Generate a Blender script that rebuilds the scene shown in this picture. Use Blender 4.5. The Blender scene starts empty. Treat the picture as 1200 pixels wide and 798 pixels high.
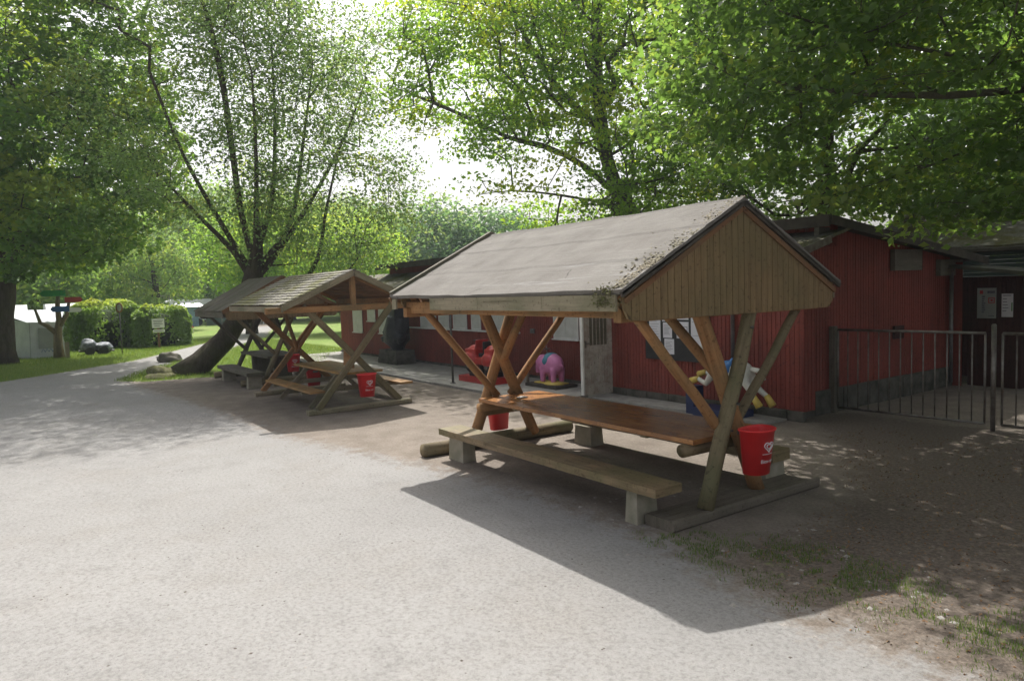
import bpy, math, random
import numpy as np
from mathutils import Vector, Matrix, noise as mnoise
random.seed(7); rng = np.random.default_rng(7)
SC = bpy.context.scene
COL = SC.collection
PI = math.pi

# ------------------------------------------------------------------ camera
def axes(yaw, p, r):
    f = np.array([math.sin(yaw)*math.cos(p), math.cos(yaw)*math.cos(p), math.sin(p)])
    rt = np.array([math.cos(yaw), -math.sin(yaw), 0.0]); up = np.cross(rt, f)
    return rt*math.cos(r)+up*math.sin(r), -rt*math.sin(r)+up*math.cos(r), f
rt, up, fw = axes(-0.961884, -0.0707706, -0.0337358)
cam = bpy.data.objects.new('camera', bpy.data.cameras.new('camera')); COL.objects.link(cam)
m = Matrix(((rt[0], up[0], -fw[0], 0), (rt[1], up[1], -fw[1], 0), (rt[2], up[2], -fw[2], 2.35), (0, 0, 0, 1)))
cam.matrix_world = m
cam.data.sensor_width = 36; cam.data.lens = 843.42/1200*36
cam.data.clip_start = .1; cam.data.clip_end = 2000
SC.camera = cam

# ------------------------------------------------------------------ light
SUN = Vector((-.61, .275, 1.0)).normalized()
w = bpy.data.worlds.new('World'); SC.world = w; w.use_nodes = True
nt = w.node_tree; bg = nt.nodes['Background']
sky = nt.nodes.new('ShaderNodeTexSky'); sky.sky_type = 'NISHITA'; sky.sun_disc = False
sky.sun_elevation = math.asin(SUN.z); sky.sun_rotation = math.atan2(SUN.x, SUN.y)
sky.air_density = 1.0; sky.dust_density = 6.0; sky.ozone_density = 1.0; sky.altitude = 0
hs = nt.nodes.new('ShaderNodeHueSaturation'); hs.inputs['Saturation'].default_value = .35
nt.links.new(sky.outputs[0], hs.inputs['Color']); nt.links.new(hs.outputs[0], bg.inputs[0])
bg.inputs[1].default_value = .15
sd = bpy.data.lights.new('sun', 'SUN'); sd.energy = 4.2; sd.angle = math.radians(.55); sd.color = (1, .975, .935)
so = bpy.data.objects.new('sun', sd); COL.objects.link(so)
so.rotation_euler = SUN.to_track_quat('Z', 'Y').to_euler()
SC.view_settings.view_transform = 'Standard'; SC.view_settings.look = 'None'
SC.view_settings.exposure = .50; SC.view_settings.gamma = 1
try:
    SC.cycles.max_bounces = 8; SC.cycles.volume_bounces = 0; SC.cycles.diffuse_bounces = 4; SC.cycles.transparent_max_bounces = 6; SC.cycles.transmission_bounces = 4
    SC.cycles.sample_clamp_indirect = 6
except Exception: pass

# ------------------------------------------------------------------ materials
MATS = {}
def newmat(name, rough=.8, spec=.3):
    mt = bpy.data.materials.new(name); mt.use_nodes = True
    n = mt.node_tree; b = n.nodes['Principled BSDF']
    b.inputs['Roughness'].default_value = rough
    b.inputs['Specular IOR Level'].default_value = spec
    MATS[name] = mt
    return mt, n, b
def N(n, t, **kw):
    nd = n.nodes.new(t)
    for k, v in kw.items():
        if k in nd.inputs.keys(): nd.inputs[k].default_value = v
        else: setattr(nd, k, v)
    return nd
def coords(n, kind='Object', scale=(1, 1, 1)):
    tc = n.nodes.new('ShaderNodeTexCoord'); mp = n.nodes.new('ShaderNodeMapping')
    mp.inputs['Scale'].default_value = scale
    n.links.new(tc.outputs[kind], mp.inputs[0]); return mp.outputs[0]
def noise(n, vec, scale, detail=4, rough=.55):
    nd = n.nodes.new('ShaderNodeTexNoise'); nd.inputs['Scale'].default_value = scale
    nd.inputs['Detail'].default_value = detail; nd.inputs['Roughness'].default_value = rough
    n.links.new(vec, nd.inputs['Vector']); return nd.outputs['Fac']
def ramp(n, fac, stops):
    r = n.nodes.new('ShaderNodeValToRGB'); e = r.color_ramp.elements
    while len(e) < len(stops): e.new(.5)
    for q, (p, c) in zip(e, stops):
        q.position = p; q.color = (*c, 1) if len(c) == 3 else c
    n.links.new(fac, r.inputs[0]); return r.outputs[0]
def mix(n, fac, a, b, mode='MIX'):
    mx = n.nodes.new('ShaderNodeMix'); mx.data_type = 'RGBA'; mx.blend_type = mode
    for s, v in ((0, fac), (6, a), (7, b)):
        if isinstance(v, (int, float)): mx.inputs[s].default_value = v
        elif isinstance(v, tuple): mx.inputs[s].default_value = (*v, 1)
        else: n.links.new(v, mx.inputs[s])
    return mx.outputs[2]
def bump(n, b, h, strength=.4, dist=.01):
    bp = n.nodes.new('ShaderNodeBump'); bp.inputs['Strength'].default_value = strength
    bp.inputs['Distance'].default_value = dist
    n.links.new(h, bp.inputs['Height']); n.links.new(bp.outputs[0], b.inputs['Normal'])
def math_(n, op, a, b=0.0):
    nd = n.nodes.new('ShaderNodeMath'); nd.operation = op
    for i, v in ((0, a), (1, b)):
        if isinstance(v, (int, float)): nd.inputs[i].default_value = v
        else: n.links.new(v, nd.inputs[i])
    return nd.outputs[0]

def wood(name, c0, c1, stain=None, rough=.75, spec=.3, stain_amt=.5, gs=1.0, st_scale=1.3):
    """grain runs along the v direction of the UV map (metres)"""
    mt, n, b = newmat(name, rough, spec)
    uv = coords(n, 'UV', (38*gs, 1.6*gs, 1)); f = noise(n, uv, 1.0, 6, .65)
    f2 = noise(n, coords(n, 'UV', (11*gs, .7*gs, 1)), 1.0, 5, .7)
    f = math_(n, 'ADD', math_(n, 'MULTIPLY', f, .45), math_(n, 'MULTIPLY', f2, .55))
    col = ramp(n, f, [(.38, c0), (.62, c1)])
    col = mix(n, .8, col, ramp(n, f2, [(.30, (.45, .42, .4)), (.42, (1, 1, 1))]), 'MULTIPLY')
    ob = coords(n, 'Object')
    if stain:
        g = ramp(n, noise(n, ob, st_scale, 5, .6), [(.42, (0, 0, 0)), (.62, (1, 1, 1))])
        g2 = math_(n, 'MULTIPLY', g, stain_amt)
        col = mix(n, g2, col, stain)
    sp = ramp(n, noise(n, ob, 24, 3), [(.28, (.3, .27, .24)), (.42, (1, 1, 1))])
    col = mix(n, .7, col, sp, 'MULTIPLY')
    n.links.new(col, b.inputs['Base Color'])
    bump(n, b, f, .5, .006)
    return mt
def plain(name, c0, c1=None, scale=6, rough=.6, spec=.4, bmp=.15, metal=0, detail=5, dist=.01):
    mt, n, b = newmat(name, rough, spec)
    c1 = c1 or tuple(x*.75 for x in c0)
    f = noise(n, coords(n), scale, detail, .6)
    n.links.new(ramp(n, f, [(.35, c0), (.68, c1)]), b.inputs['Base Color'])
    b.inputs['Metallic'].default_value = metal
    if bmp: bump(n, b, noise(n, coords(n), scale*6, 4), bmp, dist)
    return mt

wood('pole_wood', (.25, .118, .045), (.40, .215, .092), stain=(.13, .11, .055), stain_amt=.6)
wood('pole_green', (.13, .10, .055), (.24, .19, .11), stain=(.095, .10, .045), stain_amt=.6)
wood('plank_grey', (.20, .165, .11), (.34, .29, .20), stain=(.13, .13, .07), stain_amt=.6)
wood('gable_board', (.165, .108, .052), (.26, .178, .088), stain=(.14, .115, .055), stain_amt=.6, st_scale=.9)
wood('table_red', (.28, .105, .032), (.52, .25, .08), stain=(.22, .09, .035), stain_amt=.5, rough=.26, spec=.5, st_scale=3)
wood('base_wood', (.11, .09, .068), (.20, .17, .135), stain=(.08, .075, .05), stain_amt=.5)
wood('bench_wood', (.17, .115, .065), (.30, .21, .12), stain=(.12, .12, .05), stain_amt=.6, rough=.6)
wood('varnish_wood', (.36, .17, .055), (.50, .28, .10), stain=(.17, .13, .07), stain_amt=.6, rough=.5)
wood('old_wood', (.10, .085, .065), (.19, .165, .13), stain=(.08, .085, .045), stain_amt=.6)
wood('trim_brown', (.16, .075, .035), (.25, .13, .06), stain=(.10, .08, .045), stain_amt=.5)
wood('door_wood', (.36, .33, .28), (.52, .48, .43), stain=(.20, .13, .09), stain_amt=.5, st_scale=4)
wood('shingle', (.17, .155, .13), (.28, .26, .22), stain=(.17, .165, .05), stain_amt=.9, gs=.6, st_scale=1.6)
wood('purlin_board', (.12, .11, .09), (.20, .18, .15), stain=(.09, .095, .06))
wood('red_board', (.195, .044, .034), (.265, .064, .046), stain=(.14, .042, .032), stain_amt=.6, rough=.7, gs=.7, st_scale=.8)
wood('dark_board', (.045, .018, .016), (.075, .03, .025), stain=(.03, .025, .02), rough=.8)
plain('white_paint', (.74, .74, .70), (.52, .52, .48), 3, .5)
plain('shutter_paint', (.60, .61, .56), (.48, .49, .44), 4, .55)
plain('concrete', (.36, .345, .315), (.24, .23, .205), 5, .9, .2, .4)
plain('concrete_leg', (.36, .32, .25), (.22, .21, .15), 5, .9, .2, .4)
plain('stone_plinth', (.13, .12, .10), (.05, .05, .04), 4, .95, .2, .5)
plain('bin_red', (.72, .028, .030), (.62, .022, .024), 5, .38, .5, .05)
plain('logo_white', (.78, .74, .74), (.6, .55, .55), 30, .5, .3, 0)
plain('iron', (.10, .10, .095), (.16, .15, .13), 8, .5, .5, .1, .6)
plain('galvanised', (.24, .225, .20), (.13, .10, .08), 7, .5, .5, .1, .7)
plain('pipe_grey', (.20, .20, .20), (.13, .12, .12), 5, .5, .5, .1, .4)
plain('black_paint', (.015, .015, .018), (.03, .03, .035), 5, .4, .5, .1)
plain('tarp', (.018, .02, .024), (.035, .037, .042), 3, .45, .5, .5, dist=.03)
plain('paper', (.72, .72, .74), (.64, .64, .67), 2, .8, .2, 0)
plain('ink', (.10, .10, .13), (.18, .18, .22), 20, .8, .2, 0)
plain('ink_red', (.45, .05, .05), (.35, .05, .05), 20, .8, .2, 0)
plain('ink_green', (.08, .28, .06), (.1, .2, .05), 20, .8, .2, 0)
plain('pink_plastic', (.62, .22, .42), (.52, .17, .34), 8, .42, .5, .1)
plain('teal_plastic', (.05, .22, .30), (.04, .16, .22), 8, .45, .5, .1)
plain('blue_plastic', (.03, .17, .42), (.025, .12, .32), 8, .4, .5, .1)
plain('navy_paint', (.018, .035, .11), (.015, .025, .08), 8, .45, .5, .1)
plain('yellow_plastic', (.62, .47, .10), (.50, .36, .08), 8, .45, .5, .1)
plain('white_plastic', (.62, .62, .56), (.48, .48, .42), 8, .45, .5, .1)
plain('green_plastic', (.06, .25, .08), (.05, .18, .06), 8, .45, .5, .1)
plain('red_plastic', (.50, .035, .03), (.36, .03, .025), 8, .35, .5, .1)
plain('rubber', (.02, .02, .02), (.035, .035, .035), 8, .7, .3, .1)
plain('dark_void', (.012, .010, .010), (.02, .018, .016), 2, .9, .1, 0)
plain('fascia_dark', (.05, .042, .035), (.085, .075, .06), 5, .8, .2, .3)
plain('felt_dark', (.06, .058, .052), (.10, .10, .075), 3, .95, .2, .5)
plain('canvas_white', (.62, .64, .66), (.52, .54, .56), 2, .8, .2, .2)
plain('canvas_grey', (.33, .35, .33), (.26, .28, .26), 2, .8, .2, .2)
plain('caravan_white', (.75, .75, .75), (.66, .66, .68), 2, .4, .5, .05)
plain('glass_dark', (.03, .035, .04), (.05, .055, .06), 2, .1, .6, 0)
plain('sign_green', (.03, .28, .07), (.03, .2, .06), 8, .5, .4, .05)
plain('sign_red', (.42, .07, .07), (.35, .05, .05), 8, .5, .4, .05)
plain('sign_blue', (.04, .13, .33), (.03, .1, .26), 8, .5, .4, .05)
plain('rock', (.20, .18, .15), (.10, .10, .075), 4, .95, .2, .7, dist=.03)
plain('pebble', (.36, .33, .30), (.20, .185, .165), 60, .9, .2, 0)
plain('dark_grit', (.07, .06, .05), (.13, .11, .09), 60, .9, .2, 0)
plain('dead_leaf', (.16, .085, .045), (.28, .18, .09), 25, .8, .2, 0)
plain('straw', (.35, .29, .15), (.25, .2, .1), 20, .8, .2, 0)
plain('moss', (.09, .10, .025), (.20, .18, .12), 18, .95, .1, .4)
plain('green_metal', (.05, .085, .07), (.035, .06, .05), 3, .5, .5, .1)
plain('trailer_cover', (.08, .09, .10), (.20, .22, .24), 9, .6, .4, .4)
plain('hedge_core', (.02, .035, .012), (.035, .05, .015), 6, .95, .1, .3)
plain('cloth_red', (.4, .06, .05), (.3, .05, .04), 8, .8, .2, 0)
plain('cloth_blue', (.2, .3, .5), (.3, .4, .6), 8, .8, .2, 0)

def bark(name, c0, c1, moss=(.06, .075, .02), amt=.4, sc=1.0):
    mt, n, b = newmat(name, .95, .15)
    v = coords(n, 'Object', (9*sc, 9*sc, 2.2*sc)); f = noise(n, v, 1.0, 8, .7)
    col = ramp(n, f, [(.32, c0), (.68, c1)])
    g = ramp(n, noise(n, coords(n), 1.1, 4), [(.45, (0, 0, 0)), (.65, (1, 1, 1))])
    col = mix(n, math_(n, 'MULTIPLY', g, amt), col, moss)
    n.links.new(col, b.inputs['Base Color']); bump(n, b, f, .9, .05)
    return mt
bark('bark_dark', (.045, .036, .026), (.10, .082, .06))
bark('bark_grey', (.075, .068, .055), (.15, .135, .11), amt=.3)

def leafmat(name, dark, mid, bright, trans, tfac=.42, rough=.45):
    mt, n, b = newmat(name, rough, .35)
    at = n.nodes.new('ShaderNodeAttribute'); at.attribute_name = 'tint'
    col = ramp(n, at.outputs['Fac'], [(0, dark), (.5, mid), (1, bright)])
    n.links.new(col, b.inputs['Base Color'])
    tr = n.nodes.new('ShaderNodeBsdfTranslucent')
    tc = ramp(n, at.outputs['Fac'], [(0, tuple(x*.6 for x in trans)), (.5, trans), (1, (trans[0]*1.9, trans[1]*1.25, trans[2]*.9))])
    n.links.new(tc, tr.inputs[0])
    ms = n.nodes.new('ShaderNodeMixShader'); ms.inputs[0].default_value = tfac
    n.links.new(b.outputs[0], ms.inputs[1]); n.links.new(tr.outputs[0], ms.inputs[2])
    n.links.new(ms.outputs[0], n.nodes['Material Output'].inputs[0])
    return mt
leafmat('leaf_maple', (.034, .078, .022), (.07, .15, .032), (.15, .22, .045), (.24, .43, .055), .48)
leafmat('leaf_airy', (.06, .105, .045), (.10, .165, .06), (.16, .23, .075), (.32, .50, .13), .55)
leafmat('leaf_beech', (.055, .115, .026), (.11, .20, .036), (.25, .30, .04), (.40, .66, .07), .55)
leafmat('leaf_near', (.044, .086, .030), (.080, .145, .042), (.18, .25, .065), (.30, .50, .08), .46, .31)
leafmat('leaf_far', (.06, .115, .04), (.11, .18, .055), (.18, .26, .07), (.36, .58, .10), .45, .6)
leafmat('leaf_bluish', (.055, .11, .062), (.09, .16, .085), (.13, .20, .09), (.28, .50, .16), .42, .6)
leafmat('leaf_hedge', (.08, .15, .035), (.16, .25, .05), (.36, .40, .08), (.36, .56, .08), .4, .5)
leafmat('leaf_grass', (.045, .085, .018), (.09, .16, .03), (.22, .26, .07), (.18, .30, .04), .4, .6)

# shelter roof felt
mt, n, b = newmat('roof_felt', .9, .2)
ob = coords(n); f = noise(n, ob, 2.2, 6, .6); fine = noise(n, ob, 70, 3, .6)
col = ramp(n, f, [(.3, (.155, .14, .125)), (.7, (.215, .20, .18))])
seam = noise(n, coords(n, 'Object', (.35, 7, 7)), 1.0, 5, .7)
col = mix(n, ramp(n, seam, [(.60, (0, 0, 0)), (.66, (.5, .5, .5)), (.72, (0, 0, 0))]), col, (.33, .32, .31))
crk = N(n, 'ShaderNodeTexVoronoi', feature='DISTANCE_TO_EDGE'); crk.inputs['Scale'].default_value = 1.3
wv = N(n, 'ShaderNodeMixRGB'); wv.inputs[0].default_value = .18
n.links.new(ob, wv.inputs[1]); nz = N(n, 'ShaderNodeTexNoise'); nz.inputs['Scale'].default_value = 3; n.links.new(ob, nz.inputs[0]); n.links.new(nz.outputs['Color'], wv.inputs[2])
n.links.new(wv.outputs[0], crk.inputs['Vector'])
ck = ramp(n, crk.outputs['Distance'], [(0, (1, 1, 1)), (.012, (0, 0, 0))])
ckm = math_(n, 'MULTIPLY', ck, ramp(n, noise(n, ob, .9, 3), [(.56, (0, 0, 0)), (.66, (1, 1, 1))]))
col = mix(n, ckm, col, (.04, .035, .03))
col = mix(n, .5, col, ramp(n, fine, [(.3, (.6, .6, .6)), (.7, (1, 1, 1))]), 'MULTIPLY')
n.links.new(col, b.inputs['Base Color'])
hh = math_(n, 'ADD', math_(n, 'MULTIPLY', f, 2.0), math_(n, 'ADD', math_(n, 'MULTIPLY', seam, .8), math_(n, 'MULTIPLY', fine, .15)))
bump(n, b, hh, .45, .03)

# mossy corrugated / tile roofs of the building
mt, n, b = newmat('roof_mossy', .95, .15)
ob = coords(n); f = noise(n, ob, 1.6, 7, .7); f2 = noise(n, ob, 14, 4, .7)
col = ramp(n, f2, [(.3, (.11, .10, .085)), (.7, (.24, .225, .19))])
col = mix(n, ramp(n, f, [(.45, (0, 0, 0)), (.6, (.85, .85, .85))]), col, (.10, .095, .03))
n.links.new(col, b.inputs['Base Color']); bump(n, b, f2, .6, .03)

# ground
mt, n, b = newmat('ground', .93, .2)
ob = coords(n)
def att(nm):
    a = n.nodes.new('ShaderNodeAttribute'); a.attribute_name = nm; return a.outputs['Fac']
big = noise(n, ob, .35, 5, .6); med = noise(n, ob, 2.3, 6, .65); fine = noise(n, ob, 28, 5, .7); vf = noise(n, ob, 130, 3, .7)
road = ramp(n, big, [(.3, (.246, .237, .225)), (.7, (.280, .270, .257))])
road = mix(n, ramp(n, med, [(.34, (.8, .8, .8)), (.50, (0, 0, 0))]), road, (.235, .226, .215))
road = mix(n, ramp(n, noise(n, ob, .55, 6, .7), [(.50, (0, 0, 0)), (.66, (.5, .5, .5))]), road, (.242, .225, .205))
road = mix(n, .55, road, ramp(n, fine, [(.30, (.5, .49, .48)), (.50, (1.0, 1.0, 1.0)), (.68, (1.25, 1.25, 1.25))]), 'MULTIPLY')
spk = N(n, 'ShaderNodeTexVoronoi', feature='F1'); spk.inputs['Scale'].default_value = 16; n.links.new(ob, spk.inputs['Vector'])
spm = math_(n, 'MULTIPLY', ramp(n, spk.outputs['Distance'], [(.13, (1, 1, 1)), (.2, (0, 0, 0))]), ramp(n, vf, [(.5, (0, 0, 0)), (.6, (1, 1, 1))]))
road = mix(n, math_(n, 'MULTIPLY', spm, .8), road, (.10, .09, .08))
road = mix(n, .55, road, ramp(n, vf, [(.34, (.62, .61, .6)), (.46, (1, 1, 1)), (.7, (1.18, 1.18, 1.18))]), 'MULTIPLY')
dirt = ramp(n, med, [(.28, (.175, .148, .122)), (.72, (.275, .24, .205))])
dirt = mix(n, .8, dirt, ramp(n, fine, [(.25, (.55, .52, .5)), (.7, (1.1, 1.08, 1.05))]), 'MULTIPLY')
duff = ramp(n, fine, [(.3, (.075, .060, .048)), (.5, (.135, .108, .086)), (.7, (.22, .18, .145))])
grass = ramp(n, noise(n, ob, 9, 5, .7), [(.3, (.085, .14, .025)), (.5, (.14, .21, .04)), (.72, (.24, .29, .07))])
grass = mix(n, ramp(n, noise(n, ob, .5, 5, .6), [(.48, (0, 0, 0)), (.68, (.6, .6, .6))]), grass, (.26, .27, .10))
edge = math_(n, 'MULTIPLY', math_(n, 'SUBTRACT', noise(n, ob, 4.5, 9, .82), .5), 1.5)
def mask(a, lo=.42, hi=.60): return ramp(n, math_(n, 'ADD', a, edge), [(lo, (0, 0, 0)), (hi, (1, 1, 1))])
col = mix(n, mask(att('dirt'), .38, .66), road, dirt)
col = mix(n, mask(att('duff'), .4, .7), col, duff)
col = mix(n, mask(att('grass'), .44, .58), col, grass)
n.links.new(col, b.inputs['Base Color'])
hh = math_(n, 'ADD', math_(n, 'MULTIPLY', med, .8), math_(n, 'ADD', math_(n, 'MULTIPLY', fine, .45), math_(n, 'MULTIPLY', vf, .15)))
bump(n, b, hh, .8, .03)

# ------------------------------------------------------------------ mesh builder
class MB:
    def __init__(s): s.v = []; s.f = []; s.uv = []; s.mi = []; s.cur = 0
    def quad(s, pts, L=None, uvs=None):
        k = len(s.v); s.v += [tuple(p) for p in pts]; s.f.append(tuple(range(k, k+len(pts)))); s.mi.append(s.cur)
        if uvs is None:
            P = [Vector(p) for p in pts]
            nrm = (P[1]-P[0]).cross(P[2]-P[0])
            L = Vector(L) if L is not None else (P[1]-P[0])
            if nrm.length < 1e-12: uvs = [(0, 0)]*len(pts)
            else:
                nrm.normalize(); l = L-nrm*L.dot(nrm)
                if l.length < 1e-5: l = P[1]-P[0]
                l.normalize(); c = nrm.cross(l)
                o = (len(s.f)*.377) % 7
                uvs = [(p.dot(c)+o, p.dot(l)) for p in P]
        s.uv += uvs
    def hexa(s, c, L=None):
        """c: 8 corners, bottom 4 ccw then top 4"""
        for q in ((3, 2, 1, 0), (4, 5, 6, 7), (0, 1, 5, 4), (1, 2, 6, 5), (2, 3, 7, 6), (3, 0, 4, 7)):
            s.quad([c[i] for i in q], L)
    def box(s, x0, x1, y0, y1, z0, z1, L=None):
        if L is None:
            d = (abs(x1-x0), abs(y1-y0), abs(z1-z0)); i = d.index(max(d)); L = [0, 0, 0]; L[i] = 1
        s.hexa([(x0, y0, z0), (x1, y0, z0), (x1, y1, z0), (x0, y1, z0), (x0, y0, z1), (x1, y0, z1), (x1, y1, z1), (x0, y1, z1)], L)
    def beam(s, p, q, w, h, up_=(0, 0, 1), ch=0):
        """rectangular beam; ch chamfers its edges"""
        p = Vector(p); q = Vector(q); d = (q-p).normalized(); u = Vector(up_); u = (u-d*u.dot(d)).normalized(); r = d.cross(u)
        if not ch:
            a = [p+r*x*w/2+u*z*h/2 for x, z in ((-1, -1), (1, -1), (1, 1), (-1, 1))]; b = [t+(q-p) for t in a]
            s.hexa(a+b, d); return
        prof = []
        for x, z in ((-1, -1), (1, -1), (1, 1), (-1, 1)):
            a1 = (x*(w/2-ch), z*h/2); a2 = (x*w/2, z*(h/2-ch))
            prof += [a1, a2] if (x*z > 0) ^ (True) else [a2, a1]
        prof = [(-(w/2-ch), -h/2), ((w/2-ch), -h/2), (w/2, -(h/2-ch)), (w/2, h/2-ch), (w/2-ch, h/2), (-(w/2-ch), h/2), (-w/2, h/2-ch), (-w/2, -(h/2-ch))]
        A = [p+r*x+u*z for x, z in prof]; B = [t+(q-p) for t in A]
        for i in range(8):
            j = (i+1) % 8; s.quad([A[i], A[j], B[j], B[i]], d)
        s.quad(A[::-1]); s.quad(B)
    def tube(s, pts, rad, n=10, wob=.0, cap=True, ell=1.0):
        pts = [Vector(p) for p in pts]
        if isinstance(rad, (int, float)): rad = [rad]*len(pts)
        rings = []; dist = 0; ds = []
        ref = None
        for i, p in enumerate(pts):
            d = (pts[min(i+1, len(pts)-1)]-pts[max(i-1, 0)]).normalized()
            if ref is None:
                ref = Vector((0, 0, 1)) if abs(d.z) < .9 else Vector((1, 0, 0))
            a = (ref-d*ref.dot(d)).normalized(); c = d.cross(a); ref = a
            if i: dist += (p-pts[i-1]).length
            ds.append(dist); ring = []
            for k in range(n):
                t = 2*PI*k/n; r = rad[i]
                if wob: r *= 1+wob*mnoise.noise(Vector((math.cos(t)*1.3+p.x, math.sin(t)*1.3+p.y, dist*1.2+p.z)))
                ring.append(p+(a*math.cos(t)+c*math.sin(t)*ell)*r)
            rings.append(ring)
        base = len(s.v)
        for r in rings: s.v += [tuple(x) for x in r]
        for i in range(len(rings)-1):
            for k in range(n):
                k2 = (k+1) % n
                s.f.append((base+i*n+k, base+i*n+k2, base+(i+1)*n+k2, base+(i+1)*n+k)); s.mi.append(s.cur)
                R = rad[i]*2*PI
                s.uv += [(k/n*R, ds[i]), ((k+1)/n*R, ds[i]), ((k+1)/n*R, ds[i+1]), (k/n*R, ds[i+1])]
        if cap:
            for idx, rev in ((0, True), (len(rings)-1, False)):
                f = [base+idx*n+k for k in range(n)]
                if rev: f = f[::-1]
                s.f.append(tuple(f)); s.mi.append(s.cur); s.uv += [(s.v[q][0]*.3, s.v[q][1]*.3) for q in f]
    def log(s, p, q, r0, r1=None, n=12, wob=.10, seg=8, bend=.015, **k):
        p = Vector(p); q = Vector(q); r1 = r1 or r0; d = q-p
        s0 = Vector((random.random()*50, 0, 0)); pts = []
        for i in range(seg+1):
            t = i/seg
            pts.append(p+d*t+Vector((mnoise.noise(s0+Vector((t*2, 0, 0))), mnoise.noise(s0+Vector((t*2, 9, 0))), 0))*bend*math.sin(PI*t)*2)
        s.tube(pts, [r0+(r1-r0)*i/seg for i in range(seg+1)], n, wob, **k)
    def lathe(s, prof, center, n=24, axis='z', sx=1, sy=1):
        c = Vector(center); base = len(s.v)
        for r, z in prof:
            for k in range(n):
                t = 2*PI*k/n; s.v.append((c.x+r*math.cos(t)*sx, c.y+r*math.sin(t)*sy, c.z+z))
        for i in range(len(prof)-1):
            for k in range(n):
                k2 = (k+1) % n
                s.f.append((base+i*n+k, base+i*n+k2, base+(i+1)*n+k2, base+(i+1)*n+k)); s.mi.append(s.cur)
                s.uv += [(k*.05, i*.1), (k*.05+.05, i*.1), (k*.05+.05, i*.1+.1), (k*.05, i*.1+.1)]
    def ball(s, c, r, n=14, m=9, wob=0, seed=0):
        c = Vector(c); r = Vector(r) if not isinstance(r, (int, float)) else Vector((r, r, r)); base = len(s.v)
        for i in range(m+1):
            ph = PI*i/m
            for k in range(n):
                t = 2*PI*k/n; d = Vector((math.sin(ph)*math.cos(t), math.sin(ph)*math.sin(t), math.cos(ph)))
                f = 1+wob*mnoise.noise(d*1.7+Vector((seed, seed*.7, 0)))
                s.v.append((c.x+r.x*d.x*f, c.y+r.y*d.y*f, c.z+r.z*d.z*f))
        for i in range(m):
            for k in range(n):
                k2 = (k+1) % n
                s.f.append((base+i*n+k2, base+i*n+k, base+(i+1)*n+k, base+(i+1)*n+k2)); s.mi.append(s.cur); s.uv += [(0, 0)]*4
    def build(s, name, mats, parent=None, smooth=False, bevel=0):
        if isinstance(mats, str): mats = [mats]
        org = Vector(parent['_o']) if parent is not None and '_o' in parent.keys() else Vector((0, 0, 0))
        me = bpy.data.meshes.new(name)
        me.from_pydata([(a-org.x, b-org.y, c-org.z) for a, b, c in s.v], [], s.f)
        ul = me.uv_layers.new(name='UVMap')
        flat = np.array(s.uv, dtype=np.float32).ravel()
        if len(flat) == len(me.loops)*2: ul.data.foreach_set('uv', flat)
        for mm in mats: me.materials.append(MATS[mm])
        me.polygons.foreach_set('material_index', s.mi)
        if smooth: me.polygons.foreach_set('use_smooth', [True]*len(me.polygons))
        me.update()
        o = bpy.data.objects.new(name, me); COL.objects.link(o)
        if parent is not None:
            o.parent = parent; o['_o'] = tuple(org)
        if bevel:
            bm_ = o.modifiers.new('b', 'BEVEL'); bm_.width = bevel; bm_.segments = 2; bm_.limit_method = 'ANGLE'
        return o
def tag(o, label=None, cat=None, group=None, kind=None):
    if label: o['label'] = label
    if cat: o['category'] = cat
    if group: o['group'] = group
    if kind: o['kind'] = kind
    return o
def thing(name, loc, label, cat, group=None):
    o = bpy.data.objects.new(name, None); COL.objects.link(o); o.location = loc; o['_o'] = tuple(float(x) for x in loc)
    o.empty_display_size = .1
    return tag(o, label, cat, group)
def solo(mb, name, mats, loc, label, cat, group=None, **k):
    """a thing that is one mesh"""
    o = mb.build(name, mats, None, **k)
    L = Vector(loc); o.data.transform(Matrix.Translation(-L)); o.location = L
    return tag(o, label, cat, group)
def copy_tree(o, loc=None, rz=None, parent=None, **t):
    c = o.copy(); COL.objects.link(c); c.parent = parent
    if loc is not None: c.location = loc
    if rz is not None: c.rotation_euler.z = rz
    if t: tag(c, **t)
    for ch in list(o.children): copy_tree(ch, parent=c)
    return c

# ------------------------------------------------------------------ ground
def poly_sd(x, y, P):
    """signed distance to polygon, positive inside"""
    P = np.array(P, float); d = np.full(x.shape, 1e9); ins = np.zeros(x.shape, bool)
    for i in range(len(P)):
        a = P[i]; b = P[(i+1) % len(P)]; ab = b-a
        t = np.clip(((x-a[0])*ab[0]+(y-a[1])*ab[1])/(ab@ab), 0, 1)
        d = np.minimum(d, np.hypot(x-a[0]-t*ab[0], y-a[1]-t*ab[1]))
        c = ((a[1] > y) != (b[1] > y))
        with np.errstate(divide='ignore', invalid='ignore'):
            xi = (b[0]-a[0])*(y-a[1])/(b[1]-a[1]+1e-12)+a[0]
        ins ^= c & (x < xi)
    return np.where(ins, d, -d)
GRASS_L = [(-27.3, -.6), (-30.3, 2.0), (-32, 3.7), (-38.5, 7.2), (-46, 10.5), (-60, 15), (-300, 60), (-300, -200), (-60, -200), (-24, -30)]
ISLAND = [(-24.5, 2.6), (-27, 3.6), (-29.5, 5.0), (-34, 8.0), (-44, 12.6), (-60, 18), (-300, 75), (-300, 300), (-60, 300), (-29.2, 60), (-28.8, 11.5), (-27.4, 10.2),
          (-25.2, 9.2), (-23.6, 7.8), (-22.7, 6.2), (-23.3, 4.4), (-23.6, 3.2)]
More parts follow.
